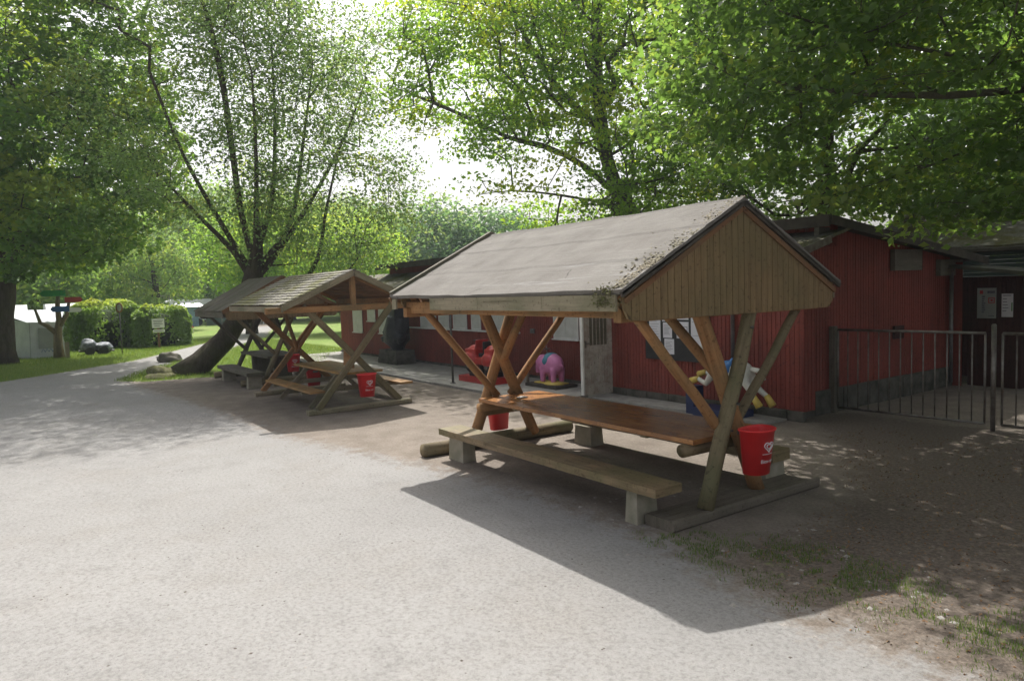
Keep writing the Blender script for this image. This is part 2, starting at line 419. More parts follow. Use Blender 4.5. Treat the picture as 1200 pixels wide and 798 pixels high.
ROAD = [(-1.0, 4.5), (-1.83, 4.39), (-2.72, 4.33), (-3.5, 4.4), (-4.6, 4.7), (-6.5, 4.75), (-8.8, 4.4), (-12.3, 3.62), (-15.3, 3.5), (-19.3, 3.1), (-24.5, 2.6), (-27, 3.6), (-29.5, 5.0), (-34, 8.0), (-44, 12.6), (-60, 18),
        (-60, 14.5), (-46, 10.5), (-38.5, 7.2), (-32, 3.7), (-30.3, 2), (-27.3, -.6), (-24, -30), (10, -30), (10, 4.8), (1, 4.6)]
xs = np.unique(np.round(np.concatenate([np.linspace(-600, -110, 22), np.linspace(-110, -48, 63), np.arange(-48, -20, .25), np.arange(-20, 3, .1), np.linspace(3, 300, 30)]), 3))
ys = np.unique(np.round(np.concatenate([np.linspace(-400, -8, 26), np.arange(-8, -1, .35), np.arange(-1, 13, .1), np.arange(13, 50, .6), np.linspace(50, 600, 40)]), 3))
GX, GY = np.meshgrid(xs, ys, indexing='ij')
gr = np.maximum(poly_sd(GX, GY, GRASS_L), poly_sd(GX, GY, ISLAND))
rd = poly_sd(GX, GY, ROAD)
dirt = -rd
# leaf litter and thin soil to the right, outside the shelters
duff = np.minimum(np.minimum(GX+4.3+.35*np.sin(GY*1.3), GY-4.5), 14-GY)
DUFF2 = [(-4.0, 4.9), (-3.2, 4.55), (-2, 4.45), (2, 4.6), (2, 12), (-7, 12), (-7.2, 10.9), (-5.4, 9.3), (-4.2, 7.4), (-3.9, 6)]
duff = poly_sd(GX, GY, DUFF2)
# thin grass patch bottom right
gp = np.maximum(1-np.hypot((GX+3.3)/1.0, (GY-4.95)/.42), 1-np.hypot((GX+1.7)/1.3, (GY-4.95)/.35))
gpatch = .36*np.clip(gp*1.5, 0, 1)
def sm(d, w_): return np.clip(.5+d/w_*.5, 0, 1)
def gz(x, y):
    return .02*np.sin(x*.7+y*.4)+.015*np.sin(y*1.1-x*.33)
GZ = gz(GX, GY)
near = (GX > -30) & (GY > 4) & (GY < 12) & (GX < -1)
GZ = GZ*.5
fade = np.clip((poly_sd(GX, GY, [(-29, 4.0), (-3.9, 4.0), (-3.9, 12), (-29, 17)])+1.5)/1.5, 0, 1)
GZ = GZ*(1-fade)
GZ += .05*np.clip(duff/.35, 0, 1)*(1-np.clip((GY-4.9)/1.2, 0, 1))*0.8
nx, ny = GX.shape
V = np.stack([GX.ravel(), GY.ravel(), GZ.ravel()], 1)
idx = np.arange(nx*ny).reshape(nx, ny)
F4 = np.stack([idx[:-1, :-1].ravel(), idx[1:, :-1].ravel(), idx[1:, 1:].ravel(), idx[:-1, 1:].ravel()], 1)
def np_mesh(name, V, F, attrs=None, mats=(), smooth=False):
    me = bpy.data.meshes.new(name); k = F.shape[1]
    me.vertices.add(len(V)); me.vertices.foreach_set('co', V.astype(np.float32).ravel())
    me.loops.add(F.size); me.loops.foreach_set('vertex_index', F.astype(np.int32).ravel())
    me.polygons.add(len(F)); me.polygons.foreach_set('loop_start', np.arange(0, F.size, k, dtype=np.int32))
    try: me.polygons.foreach_set('loop_total', np.full(len(F), k, dtype=np.int32))
    except Exception: pass
    for a, val in (attrs or {}).items():
        me.attributes.new(a, 'FLOAT', 'POINT').data.foreach_set('value', val.astype(np.float32))
    for mm in mats: me.materials.append(MATS[mm])
    if smooth: me.polygons.foreach_set('use_smooth', np.ones(len(F), bool))
    me.update(calc_edges=True); me.validate()
    return me
me = np_mesh('ground', V, F4, {'grass': np.maximum(sm(gr, .5), gpatch).ravel(), 'dirt': sm(dirt, .7).ravel(), 'duff': sm(duff, .6).ravel()}, ['ground'], True)
tag_o = bpy.data.objects.new('ground', me); COL.objects.link(tag_o); tag_o['kind'] = 'structure'
def gheight(x, y):
    i = min(max(np.searchsorted(xs, x)-1, 0), nx-1); j = min(max(np.searchsorted(ys, y)-1, 0), ny-1); return GZ[i, j]

# concrete slab pavement along the building
mb = MB()
x = -28.2
while x < -11.6:
    x2 = min(x+1.0, -11.6)
    for y0, y1 in ((8.75, 9.55), (9.56, 10.32), (10.33, 11.10)):
        dz = random.uniform(-.008, .008); sh = -.045*(x+20)*0
        mb.box(x+.006, x2-.006, y0+.004, y1-.004, -.05, .055+dz)
    x = x2
x = -11.59
while x < -7.2:
    x2 = x+1.1; mb.box(x+.006, x2-.006, 10.0, 10.62, -.05, .04+random.uniform(-.008, .008)); x = x2
o = mb.build('pavement', 'concrete', None, bevel=.008); o['kind'] = 'structure'

# ------------------------------------------------------------------ leaf tools
def leaf_mesh(name, pos, nrm, size, tint, mat, parent, aspect=.62, fold=.25, clip=None):
    """pos (N,3); leaves as two folded triangles pairs (4 verts, 2 tris)"""
    n_ = len(pos)
    nrm = nrm/np.linalg.norm(nrm, axis=1, keepdims=True)
    a = rng.normal(size=(n_, 3)); a -= nrm*(a*nrm).sum(1, keepdims=True); a /= np.linalg.norm(a, axis=1, keepdims=True)
    b = np.cross(nrm, a); s = size[:, None]
    v0 = pos-a*s*.5; v2 = pos+a*s*.5-nrm*s*.12
    v1 = pos+b*s*aspect*.5+nrm*s*fold*.4+a*s*.03; v3 = pos-b*s*aspect*.5+nrm*s*fold*.4+a*s*.03
    V = np.stack([v0, v1, v2, v3], 1).reshape(-1, 3)
    i = np.arange(n_)*4
    F = np.stack([np.stack([i, i+1, i+2], 1), np.stack([i, i+2, i+3], 1)], 1).reshape(-1, 3)
    org = np.array(parent['_o']) if parent is not None else np.zeros(3)
    me = np_mesh(name, V-org, F, {'tint': np.repeat(tint, 4)}, [mat])
    o = bpy.data.objects.new(name, me); COL.objects.link(o)
    if parent is not None: o.parent = parent; o['_o'] = tuple(org)
    return o

def tree(kind, base, trunk, crown, leafmat_, barkmat, label, cat='tree', group=None, ncl=300, per=110, lsize=.1, spread=(.75, .75, .38),
         r_base=.3, tintc=.45, yellow=.0, limbs=(), keep=None, tip=.012, minsep=.6, up_bias=.9, flare=1.5, twigs=3, limb_r=.0):
    root = thing(kind, base, label, cat, group)
    # skeleton nodes
    nodes = [Vector(p) for p in trunk]; par = [-1]+list(range(len(trunk)-1)); plen = [0.0]
    # densify trunk
    def dens(poly, step=.6):
        out = [Vector(poly[0])]
        P = [Vector(q) for q in poly]
        for i in range(len(P)-1):
            k = max(1, int((P[i+1]-P[i]).length/step))
            p0 = P[max(i-1, 0)]; p1 = P[i]; p2 = P[i+1]; p3 = P[min(i+2, len(P)-1)]
            for j in range(1, k+1):
                t = j/k
                out.append(.5*((2*p1)+(p2-p0)*t+(2*p0-5*p1+4*p2-p3)*t*t+(3*p1-p0-3*p2+p3)*t**3))
        return out
    T = dens(trunk); nodes = list(T); par = [-1]+list(range(len(T)-1)); plen = [0.0]
    for i in range(1, len(T)): plen.append(plen[-1]+(T[i]-T[i-1]).length)
    ntr = len(T); limbdirs = []
    for L in limbs:
        L = dens(L); A = np.array([tuple(q) for q in nodes]); k = int(np.argmin(((A-np.array(L[0]))**2).sum(1)))
        pr = k
        for q in L[1:]:
            nodes.append(q); par.append(pr); plen.append(plen[pr]+(q-nodes[pr]).length); pr = len(nodes)-1; limbdirs.append((pr, (len(L)-len([z for z in L if z.z > q.z or z is q]))/len(L)))
    # attraction points
    pts = []
    vol = [e[1][0]*e[1][1]*e[1][2]*(e[2] if len(e) > 2 else 1) for e in crown]; tot = sum(vol)
    tries = 0
    arr = np.zeros((0, 3))
    while len(pts) < ncl and tries < ncl*60:
        tries += 1
        e = random.choices(crown, vol)[0]; d = Vector(rng.normal(size=3)).normalized()
        r = random.random()**(1/3); r = r**.75
        p = Vector(e[0])+Vector((d.x*e[1][0], d.y*e[1][1], d.z*e[1][2]))*r
        if mnoise.noise(p*.33+Vector((3.1, 0, len(label)*1.7))) < -.18: continue
        if p.z < 1.6 or (keep and not keep(p)): continue
        if len(arr) and ((arr-np.array(p))**2).sum(1).min() < minsep**2: continue
        pts.append(p); arr = np.vstack([arr, np.array(p)[None]])
    top = np.array(T[-1]); tr = np.array([tuple(q) for q in nodes])
    order = np.argsort([((tr-np.array(p))**2).sum(1).min() for p in pts])
    cap = len(nodes)+ncl*20; A = np.zeros((cap, 3)); PL = np.zeros(cap); cnt = len(nodes)
    A[:cnt] = [tuple(q) for q in nodes]; PL[:cnt] = plen; start = max(2, int(ntr*.45))
    PLc = PL.copy()
    ends = []
    for oi in order:
        p = np.array(pts[oi]); d = np.sqrt(((A[:cnt]-p)**2).sum(1))
        cost = d*(1+.15*(A[:cnt, 2] > p[2]+.3)) + .22*PL[:cnt]; cost[:start] += 50
        k = int(np.argmin(cost)); a = Vector(A[k]); b_ = Vector(tuple(p)); L = (b_-a).length
        m_ = max(1, int(L/.55)); pr = k; prev = a
        off = Vector(rng.normal(size=3))*L*.07; lift = Vector((0, 0, L*.10))
        for j in range(1, m_+1):
            t = j/m_
            if cnt >= cap: break
            q = a.lerp(b_, t)+(off+lift)*math.sin(PI*t)
            A[cnt] = q; PL[cnt] = PL[pr]+(q-prev).length; nodes.append(q); par.append(pr); pr = cnt; prev = q; cnt += 1
        ends.append(pr)
    # radii by pipe model
    acc = np.zeros(cnt); ex = 2.3
    for e in ends: acc[e] += 1
    for i in range(cnt-1, 0, -1):
        if par[i] >= 0: acc[par[i]] += acc[i]
    rad = tip*np.maximum(acc, .6)**(1/ex)
    sc_ = r_base/rad[0]
    rad = rad*(1+(sc_-1)*np.clip(np.log(np.maximum(acc, 1))/math.log(max(acc[0], 2)), 0, 1)**9)
    for k_, t_ in limbdirs: rad[k_] = max(rad[k_], limb_r*(1-t_)+.02)
    # trunk mesh
    mb = MB()
    tp = T; trr = []
    for i in range(ntr):
        r = max(rad[i], r_base*(1-.55*i/ntr)*.9)
        h = (T[i]-T[0]).length
        r *= 1+(flare-1)*math.exp(-h/.35)
        trr.append(r)
    trr[-1] = max(rad[ntr-1], .02)
    mb.tube(tp, trr, 16, .28, cap=True)
    mb.build('trunk', barkmat, root, smooth=True)
    # branches
    bm_ = MB()
    kids = {}
    for i in range(ntr, cnt):
        p, q = nodes[par[i]], nodes[i]
        r0 = rad[par[i]] if par[i] >= ntr else min(rad[par[i]], rad[i]*1.3); r1 = rad[i]
        r0 = min(r0, r1*1.5)
        nn = 8 if r1 > .05 else (5 if r1 > .02 else 3)
        bm_.tube([p, q], [r0, r1], nn, 0, cap=False)
    E_ = np.array([tuple(nodes[e]) for e in ends])
    # twigs
    for e in ends:
        c = nodes[e]
        for k in range(twigs):
            d = Vector(rng.normal(size=3)); d = Vector((d.x*spread[0], d.y*spread[1], d.z*spread[2]))*.9
            bm_.tube([c, c+d*.5+Vector((0, 0, .05)), c+d], [tip*.6, tip*.4, tip*.2], 3, 0, cap=False)
    bm_.build('branches', barkmat, root, smooth=True)
    # leaves
    n_ = len(E_)*per
    c = np.repeat(E_, per, 0)
    g = rng.normal(size=(n_, 3)); g /= np.maximum(1, np.linalg.norm(g, axis=1, keepdims=True)/1.6)
    cs = np.repeat(rng.uniform(.7, 1.25, len(E_)), per)[:, None]
    pos = c+g*np.array(spread)*.62*cs
    pos[:, 2] -= .12*np.hypot(g[:, 0], g[:, 1])*spread[2]
    nr = rng.normal(size=(n_, 3))*.55; nr[:, 2] += up_bias
    out = (c-np.array(T[-1])); out /= np.linalg.norm(out, axis=1, keepdims=True)+1e-6
    nr += out*.35
    ct = rng.normal(tintc, .13, len(E_))
    if yellow:
        nzv = np.array([mnoise.noise(Vector(tuple(q))*.45+Vector((9, 2, 5))) for q in E_]); ct += yellow*np.clip(nzv-.05, 0, 1)*2.2
    tint = np.clip(np.repeat(ct, per)+rng.normal(0, .13, n_)+.10*g[:, 2], 0, 1)
    size = lsize*rng.uniform(.5, 1.35, n_)
    if keep is not None:
        pass
    leaf_mesh('crown', pos, nr, size, tint, leafmat_, root)
    return root

# ------------------------------------------------------------------ litter bins with a heart mark
def bin_outline(t, k):
    c, s_ = math.cos(t), math.sin(t)
    x = .15+.15*c if c >= 0 else .15-.13*abs(c)**.45
    return x*k+.15*(1-k)*.55, .19*s_*k
def bin_k(z): return .76+.24*z/.44
def bin_surf(y, z):
    k = bin_k(z); q = max(-1, min(1, y/(.19*k)))
    return (.15+.15*math.sqrt(1-q*q))*k+.15*(1-k)*.55
def make_bin():
    root = thing('litter_bin', (0, 0, 0), 'red plastic litter bin', 'litter bin', 'red litter bins hung on the shelter frames')
    mb = MB(); n = 36
    prof = [(0, .0, 1.0), (.44, 0, 1.0), (.44, .014, 1.0), (.455, .016, 1), (.46, .004, 1), (.45, -.006, 1), (.44, -.008, 1), (.02, -.008, 1)]
    rings = []
    for z, o_, _ in prof:
        k = bin_k(min(z, .44)); ring = []
        for i in range(n):
            t = 2*PI*i/n; x, y = bin_outline(t, k)
            ring.append((x+o_*math.cos(t), y+o_*math.sin(t), z)); 
        rings.append(ring)
    base = len(mb.v)
    for r in rings: mb.v += r
    for i in range(len(rings)-1):
        for k in range(n):
            k2 = (k+1) % n; mb.f.append((base+i*n+k, base+i*n+k2, base+(i+1)*n+k2, base+(i+1)*n+k)); mb.mi.append(0); mb.uv += [(0, 0)]*4
    mb.f.append(tuple(base+k for k in range(n))[::-1]); mb.mi.append(0); mb.uv += [(0, 0)]*n
    L = base+(len(rings)-1)*n
    mb.f.append(tuple(L+k for k in range(n))); mb.mi.append(0); mb.uv += [(0, 0)]*n
    mb.build('bucket', 'bin_red', root, smooth=False).data.polygons.foreach_set('use_smooth', [True]*len(mb.f))
    # heart swirl, underline
    lg = MB()
    def hp(t, s): return s*.0046*16*math.sin(t)**3, s*.0046*(13*math.cos(t)-5*math.cos(2*t)-2*math.cos(3*t)-math.cos(4*t))
    def onb(y, z, e=.003): return (bin_surf(y, z)+e, y, z)
    for s, a, b in ((1.0, .25, 2*PI-.05), (.55, .5, 2*PI-.6)):
        lg.tube([onb(*(lambda q: (q[0]*.86, .29+q[1]*.75))(hp(a+(b-a)*i/30, s))) for i in range(31)], .0055, 5)
    lg.tube([onb(-.075+.15*i/10, .215) for i in range(11)], .003, 4)
    lg.build('heart_mark', 'logo_white', root)
    cu = bpy.data.curves.new('t', 'FONT'); cu.body = 'Bitte ein'; cu.size = .05; cu.align_x = 'CENTER'; cu.extrude = .001
    to = bpy.data.objects.new('t', cu); COL.objects.link(to); bpy.context.view_layer.update()
    me = bpy.data.meshes.new_from_object(to.evaluated_get(bpy.context.evaluated_depsgraph_get())); bpy.data.objects.remove(to)
    for v in me.vertices:
        y, z = v.co.x, .125+v.co.y; v.co = Vector((bin_surf(y, z)+.002+v.co.z, y, z))
    me.materials.append(MATS['logo_white']); lo = bpy.data.objects.new('lettering', me); COL.objects.link(lo); lo.parent = root
    br = MB(); br.box(-.06, .03, -.05, .05, .37, .41); br.build('bracket', 'galvanised', root, bevel=.003)
    return root
BIN = make_bin()
def put_bin(x, y, z, rz, label, first=False):
    if first: o = BIN; o.location = (x, y, z); o.rotation_euler.z = rz; o['label'] = label
    else: copy_tree(BIN, (x, y, z), rz, label=label)
put_bin(-4.60, 6.06, .43, 0, 'red heart-marked bin hung beside the greenish foot pole of the big felt-roofed shelter', True)
put_bin(-9.20, 6.2, .17, PI, 'red bin half hidden under the far table end of the big felt-roofed shelter')
put_bin(-13.66, 5.83, .30, 0, 'red bin on the near crossed planks of the open-gabled shingle shelter')
put_bin(-17.70, 6.25, .06, PI, 'shaded red bin under the far end of the open-gabled shelter')
put_bin(-19.42, 6.22, .34, 0, 'red bin between the open-gabled shelter and the boarded gable shelter behind it')
put_bin(-22.90, 6.3, .22, PI, 'dark red bin in deep shade nearest the leaning tree trunk')

# ------------------------------------------------------------------ roofs made of sheets
def slope(mb, x0, x1, ya, za, yb, zb, th, nx_=24, ny_=10, amp=.012, seed=0, sag=0, ragged=0, seams=0):
    """sheet from eave (ya,za) to ridge (yb,zb)"""
    d = Vector((0, yb-ya, zb-za)); L = d.length; nrm = Vector((0, -(zb-za), (yb-ya)))*(1 if yb > ya else -1); nrm.normalize()
    if nrm.z < 0: nrm = -nrm
    def pt(i, j, top):
        u = i/nx_; t = j/ny_
        p = Vector((x0+(x1-x0)*u, ya+(yb-ya)*t, za+(zb-za)*t))
        p.z -= sag*math.sin(PI*u)*(1-t*.5)
        if j == 0 and ragged: p -= d.normalized()*ragged*mnoise.noise(Vector((u*9, seed, 0)))
        a = amp*mnoise.noise(Vector((p.x*1.6, t*3, seed)))+amp*.6*mnoise.noise(Vector((p.x*.7, t*9, seed+5)))
        if seams and top: a += .009*(1-((t*seams) % 1.0))
        return p+nrm*(th/2*(1 if top else -1)+a)
    for i in range(nx_):
        for j in range(ny_):
            u0, u1 = x0+(x1-x0)*i/nx_, x0+(x1-x0)*(i+1)/nx_; t0, t1 = L*j/ny_, L*(j+1)/ny_
            q = [pt(i, j, 1), pt(i+1, j, 1), pt(i+1, j+1, 1), pt(i, j+1, 1)]
            uv = [(u0, t0), (u1, t0), (u1, t1), (u0, t1)]
            if yb < ya: q = q[::-1]; uv = uv[::-1]
            mb.quad(q, uvs=uv)
            q = [pt(i, j, 0), pt(i+1, j, 0), pt(i+1, j+1, 0), pt(i, j+1, 0)]
            if yb > ya: q = q[::-1]
            mb.cur = 1; mb.quad(q, L=(0, d.y, d.z)); mb.cur = 0
    for i in range(nx_):
        for j, s in ((0, 1), (ny_, -1)):
            q = [pt(i, j, 0), pt(i+1, j, 0), pt(i+1, j, 1), pt(i, j, 1)]
            mb.quad(q if (s > 0) == (yb > ya) else q[::-1])
    for j in range(ny_):
        for i in (0, nx_):
            mb.quad([pt(i, j, 0), pt(i, j+1, 0), pt(i, j+1, 1), pt(i, j, 1)])

def board_face(mb, pts_top, pts_bot, pitch, nrm, groove=.012, gd=.010, thick=0, stop=None):
    """vertical boards between a start and an end point; ztop/zbot are functions of distance"""
    p, q, zt = pts_top; zb = pts_bot
    p = Vector(p); q = Vector(q); d = (q-p); L = d.length; d.normalize(); n_ = Vector(nrm)
    k = max(1, round(L/pitch)); w_ = L/k
    for i in range(k):
        a = i*w_; b = a+w_-groove; c = a+w_; jit = random.uniform(-.0015, .0015); o0 = random.random()*9
        for s0, s1, dep in ((a, b, jit), (b, c, -gd)):
            P0, P1 = p+d*s0+n_*dep, p+d*s1+n_*dep
            za0, za1, zb0, zb1 = zt(s0), zt(s1), zb(s0), zb(s1)
            pts = [(P0.x, P0.y, zb0), (P1.x, P1.y, zb1), (P1.x, P1.y, za1), (P0.x, P0.y, za0)]
            mb.quad(pts, uvs=[(s0+o0, zb0), (s1+o0, zb1), (s1+o0, za1), (s0+o0, za0)])
        for s, d0, d1 in ((b, jit, -gd), (c, -gd, 0)):
            A = p+d*s+n_*d0; B = p+d*s+n_*d1
            mb.quad([(A.x, A.y, zb(s)), (B.x, B.y, zb(s)), (B.x, B.y, zt(s)), (A.x, A.y, zt(s))], (0, 0, 1))

# ------------------------------------------------------------------ shelter one, felt roof
S1 = thing('picnic_shelter', (-6.9, 6.05, 0), 'open picnic shelter with grey felt roof and boarded gable, in front of the red building', 'picnic shelter', 'wooden picnic shelters in a row')
X0, X1, YC = -9.18, -4.56, 6.05; YE0, YE1, ZE, ZR = 4.36, 7.74, 2.30, 3.16
mb = MB(); slope(mb, X0, X1, YE0, ZE, YC, ZR, .04, 48, 42, .016, 1, .02, .012, 3); mb.build('roof', ['roof_felt', 'trim_brown'], S1)
mb = MB(); slope(mb, X0, X1, YE1, ZE, YC, ZR, .04, 48, 16, .012, 2, .02, .012); mb.build('roof', ['roof_felt', 'trim_brown'], S1)
sl = (ZR-ZE)/(YC-YE0)
def gable(x, th, root, yA, yB, ye0, ye1, ze, yc, zr, zbot, mat='gable_board', sd=1, rc=.12):
    mb = MB(); s_ = (zr-ze)/(yc-ye0)
    def zt(s):
        y = yA+s; return min(ze+(y-ye0)*s_, ze+(ye1-y)*(zr-ze)/(ye1-yc))-.035
    def zb(s):
        y = yA+s; e = min(s, (yB-yA)-s)
        z = zbot
        if e < rc: z += rc-math.sqrt(max(0, rc*rc-(rc-e)**2))
        return min(z, zt(s)-.005)+.008*mnoise.noise(Vector((s*7, x, 0)))
    for xx, nn in ((x+th/2, 1), (x-th/2, -1)):
        board_face(mb, ((xx, yA, 0), (xx, yB, 0), zt), zb, .092, (nn, 0, 0), .007, .008)
    k = 60
    for i in range(k):
        a, b = (yB-yA)*i/k, (yB-yA)*(i+1)/k
        mb.quad([(x-th/2, yA+a, zb(a)), (x+th/2, yA+a, zb(a)), (x+th/2, yA+b, zb(b)), (x-th/2, yA+b, zb(b))])
    for s in (0, yB-yA):
        mb.quad([(x-th/2, yA+s, zb(s)), (x+th/2, yA+s, zb(s)), (x+th/2, yA+s, zt(s)), (x-th/2, yA+s, zt(s))], (0, 0, 1))
    return mb.build('gable_boards', mat, root)
gable(-4.62, .03, S1, 4.42, 7.66, YE0, YE1, ZE, YC, ZR, 2.03)
gable(-9.12, .03, S1, 4.50, 7.6, YE0, YE1, ZE, YC, ZR, 2.10)
def barge(x, root, ye0, ye1, ze, yc, zr, h=.10, t=.03, mat='trim_brown', drop=.06):
    for ye in (ye0, ye1):
        mb = MB(); mb.beam((x, ye, ze-drop), (x, yc, zr-drop), t, h, (0, 0, 1)); mb.build('barge_board', mat, root)
barge(-4.575, S1, YE0, YE1, ZE, YC, ZR, .045, drop=.03, mat='fascia_dark'); barge(-4.592, S1, YE0+.06, YE1-.06, ZE, YC, ZR, .05, .02, 'trim_brown', .085)
barge(-9.165, S1, YE0, YE1, ZE, YC, ZR, .10)
# verge battens on top of the felt
for x in (X0+.03, ):
    for ye in (YE0, YE1):
        mb = MB(); mb.beam((x, ye, ZE+.045), (x, YC, ZR+.045), .07, .05); mb.build('verge_batten', 'old_wood', S1)
mb = MB(); mb.box(-9.1, -8.98, YE0-.012, YE0+.012, 2.13, 2.27); mb.build('fascia_board', 'plank_grey', S1, bevel=.004)
mb = MB()
for a, b in ((-8.02, -6.9), (-6.895, -5.7), (-5.695, -4.64)): mb.box(a, b, YE0-.012, YE0+.014, 2.125, 2.272)
mb.build('fascia_board', 'plank_grey', S1, bevel=.004)
mb = MB(); mb.box(-9.1, -4.64, YE1-.014, YE1+.012, 2.13, 2.27); mb.build('fascia_board', 'plank_grey', S1, bevel=.004)
for y in (4.62, 7.46):
    mb = MB(); mb.beam((-9.1, y, 2.15), (-4.65, y, 2.13), .11, .16, ch=.012); mb.build('eave_plate', 'pole_wood', S1)
for x in (-4.78, -9.02):
    mb = MB(); mb.beam((x, 4.5, 2.08), (x, 7.58, 2.08), .10, .13, ch=.012); mb.build('tie_beam', 'pole_wood', S1)
for i in range(6):
    x = -8.4+i*.72
    mb = MB()
    mb.beam((x, YE0+.06, ZE-.045), (x, YC, ZR-.085), .06, .08); mb.beam((x, YE1-.06, ZE-.045), (x, YC, ZR-.085), .06, .08); mb.build('rafter', 'trim_brown', S1)
# near end frame
def pole(root, p, q, r0, r1=None, mat='pole_wood', n=14, **k):
    mb = MB(); mb.log(p, q, r0, r1, n, .09, 9, .012, **k); return mb.build('pole', mat, root, smooth=True)
pole(S1, (-4.70, 5.55, .10), (-4.72, 6.40, 2.25), .083, .072, 'pole_green')
pole(S1, (-4.83, 6.55, .10), (-4.82, 5.55, 2.28), .086, .078)
pole(S1, (-4.77, 5.90, .82), (-4.78, 4.70, 2.10), .056, .05)
pole(S1, (-4.90, 6.20, .76), (-4.78, 7.32, 2.12), .056, .048, 'pole_green')
pole(S1, (-4.86, 5.96, 1.40), (-5.75, 5.70, 2.42), .058, .052)
# far end frame
pole(S1, (-9.15, 5.62, .12), (-9.05, 6.42, 2.28), .083, .075, 'pole_wood')
pole(S1, (-9.02, 6.66, .10), (-8.98, 5.66, 2.28), .086, .08)
pole(S1, (-9.02, 5.98, .76), (-9.0, 4.60, 2.32), .058, .05)
pole(S1, (-9.02, 6.22, .76), (-9.0, 7.46, 2.12), .056, .05)
pole(S1, (-8.95, 6.08, 1.32), (-8.15, 6.10, 2.40), .062, .056)
mb = MB(); mb.beam((-9.12, 5.72, .50), (-9.12, 6.62, .50), .06, .09, ch=.01); mb.build('cross_rail', 'pole_wood', S1)
mb = MB(); mb.beam((-4.80, 5.0, .055), (-4.80, 7.4, .055), .38, .11, ch=.02); mb.build('base_beam', 'base_wood', S1)
mb = MB(); mb.log((-9.08, 4.72, .095), (-9.08, 7.42, .095), .10, .10, 14, .1); mb.build('base_beam', 'pole_green', S1, smooth=True)
for p in ((-4.62, 5.98, 1.12), (-4.63, 5.88, .86), (-4.64, 6.24, 1.88), (-8.94, 6.10, 1.36)):
    mb = MB(); mb.tube([(p[0]-.02, p[1], p[2]), (p[0]+.02, p[1], p[2])], .014, 6); mb.build('bolt', 'iron', S1)
# moss and leaf litter lying on the verge and eave
mb = MB()
for k in range(1500):
    t = random.random(); off = abs(random.gauss(0, .10))
    if mnoise.noise(Vector((t*11, 3, off*8))) < -.12-.0*t and random.random() < .75: continue
    y = YE0+.02+(YC-YE0)*t; x = X1-.015-off*(1 if random.random() < .9 else 3); z = ZE+(ZR-ZE)*t+.028
    s = random.uniform(.006, .022); c = Vector((x, y, z+s*.3))
    a = Vector((random.uniform(-1, 1), random.uniform(-1, 1), random.uniform(-.3, .5))).normalized()*s; b = Vector((-a.y, a.x, random.uniform(-.5, .5)*s))
    u = Vector((0, 0, s*.6)); q = [c-a, c-b, c+a, c+b]
    for i in range(4): mb.quad([q[i], q[(i+1) % 4], c+u])
mb.build('leaf_litter', 'plank_grey', S1)
mb = MB()
for k in range(900):
    x = -4.78+random.gauss(0, .07); h = random.random()**1.5; y = 4.37+random.gauss(0, .03); z = 2.18+h*.16
    s = random.uniform(.012, .03); c = Vector((x, y, z)); a = Vector(rng.normal(size=3)).normalized()*s; b = Vector(rng.normal(size=3)).normalized()*s
    mb.quad([c, c+a, c+a*.4+b])
mb.build('moss', 'moss', S1)

# ------------------------------------------------------------------ shelter two, mossy shingles, open gable
def shingled(mb, x0, x1, ya, za, yb, zb, rows=11, w=.14, th=.018, seed=0):
    d = Vector((0, yb-ya, zb-za)); L = d.length; d.normalize(); n_ = Vector((0, -d.z, d.y)); 
    if n_.z < 0: n_ = -n_
    rh = L/rows
    for r in range(rows):
        x = x0
        while x < x1-.01:
            ww = min(random.uniform(.6, 1.3)*w, x1-x); s0 = r*rh-random.uniform(0, .025); s1 = (r+1)*rh+.03
            A = Vector((0, ya, za))+d*s0+n_*(.030+random.uniform(-.004, .006)); B = Vector((0, ya, za))+d*s1+n_*.006
            a, b = x+.003, x+ww-.003; T = n_*th
            c = [Vector((a, *A.yz)), Vector((b, *A.yz)), Vector((b, *B.yz)), Vector((a, *B.yz))]
            if yb < ya: c = [c[1], c[0], c[3], c[2]]
            mb.hexa(c+[q+T for q in c], d); x += ww
S2 = thing('picnic_shelter', (-15.7, 5.75, 0), 'open picnic shelter with mossy shingle roof and open timber gable', 'picnic shelter', 'wooden picnic shelters in a row')
a0, a1, c0, e0, e1, ze, zr = -17.7, -13.72, 5.75, 4.28, 7.15, 2.17, 2.83
for ye in (e0, e1):
    mb = MB(); shingled(mb, a0, a1, ye, ze, c0, zr, 12); mb.build('roof', 'shingle', S2)
    mb = MB()
    for k in range(10):
        t0, t1 = k/10+.004, (k+1)/10-.004; y0_, y1_ = ye+(c0-ye)*t0, ye+(c0-ye)*t1; z0_, z1_ = ze+(zr-ze)*t0-.012, ze+(zr-ze)*t1-.012
        mb.beam((a0+.04, (y0_+y1_)/2, (z0_+z1_)/2), (a1-.04, (y0_+y1_)/2, (z0_+z1_)/2), abs(y1_-y0_)*1.02, .02, (0, -(zr-ze)*(1 if c0 > ye else -1), abs(c0-ye)))
    mb.build('roof_sheathing', 'trim_brown', S2)
    mb = MB(); mb.box(a0, a1-.02, ye-.012, ye+.012, ze-.11, ze+.0); mb.build('fascia_board', 'plank_grey', S2)
barge(a1-.0, S2, e0, e1, ze, c0, zr, .11, .035, 'plank_grey', .035); barge(a0, S2, e0, e1, ze, c0, zr, .11, .035, 'plank_grey', .035)
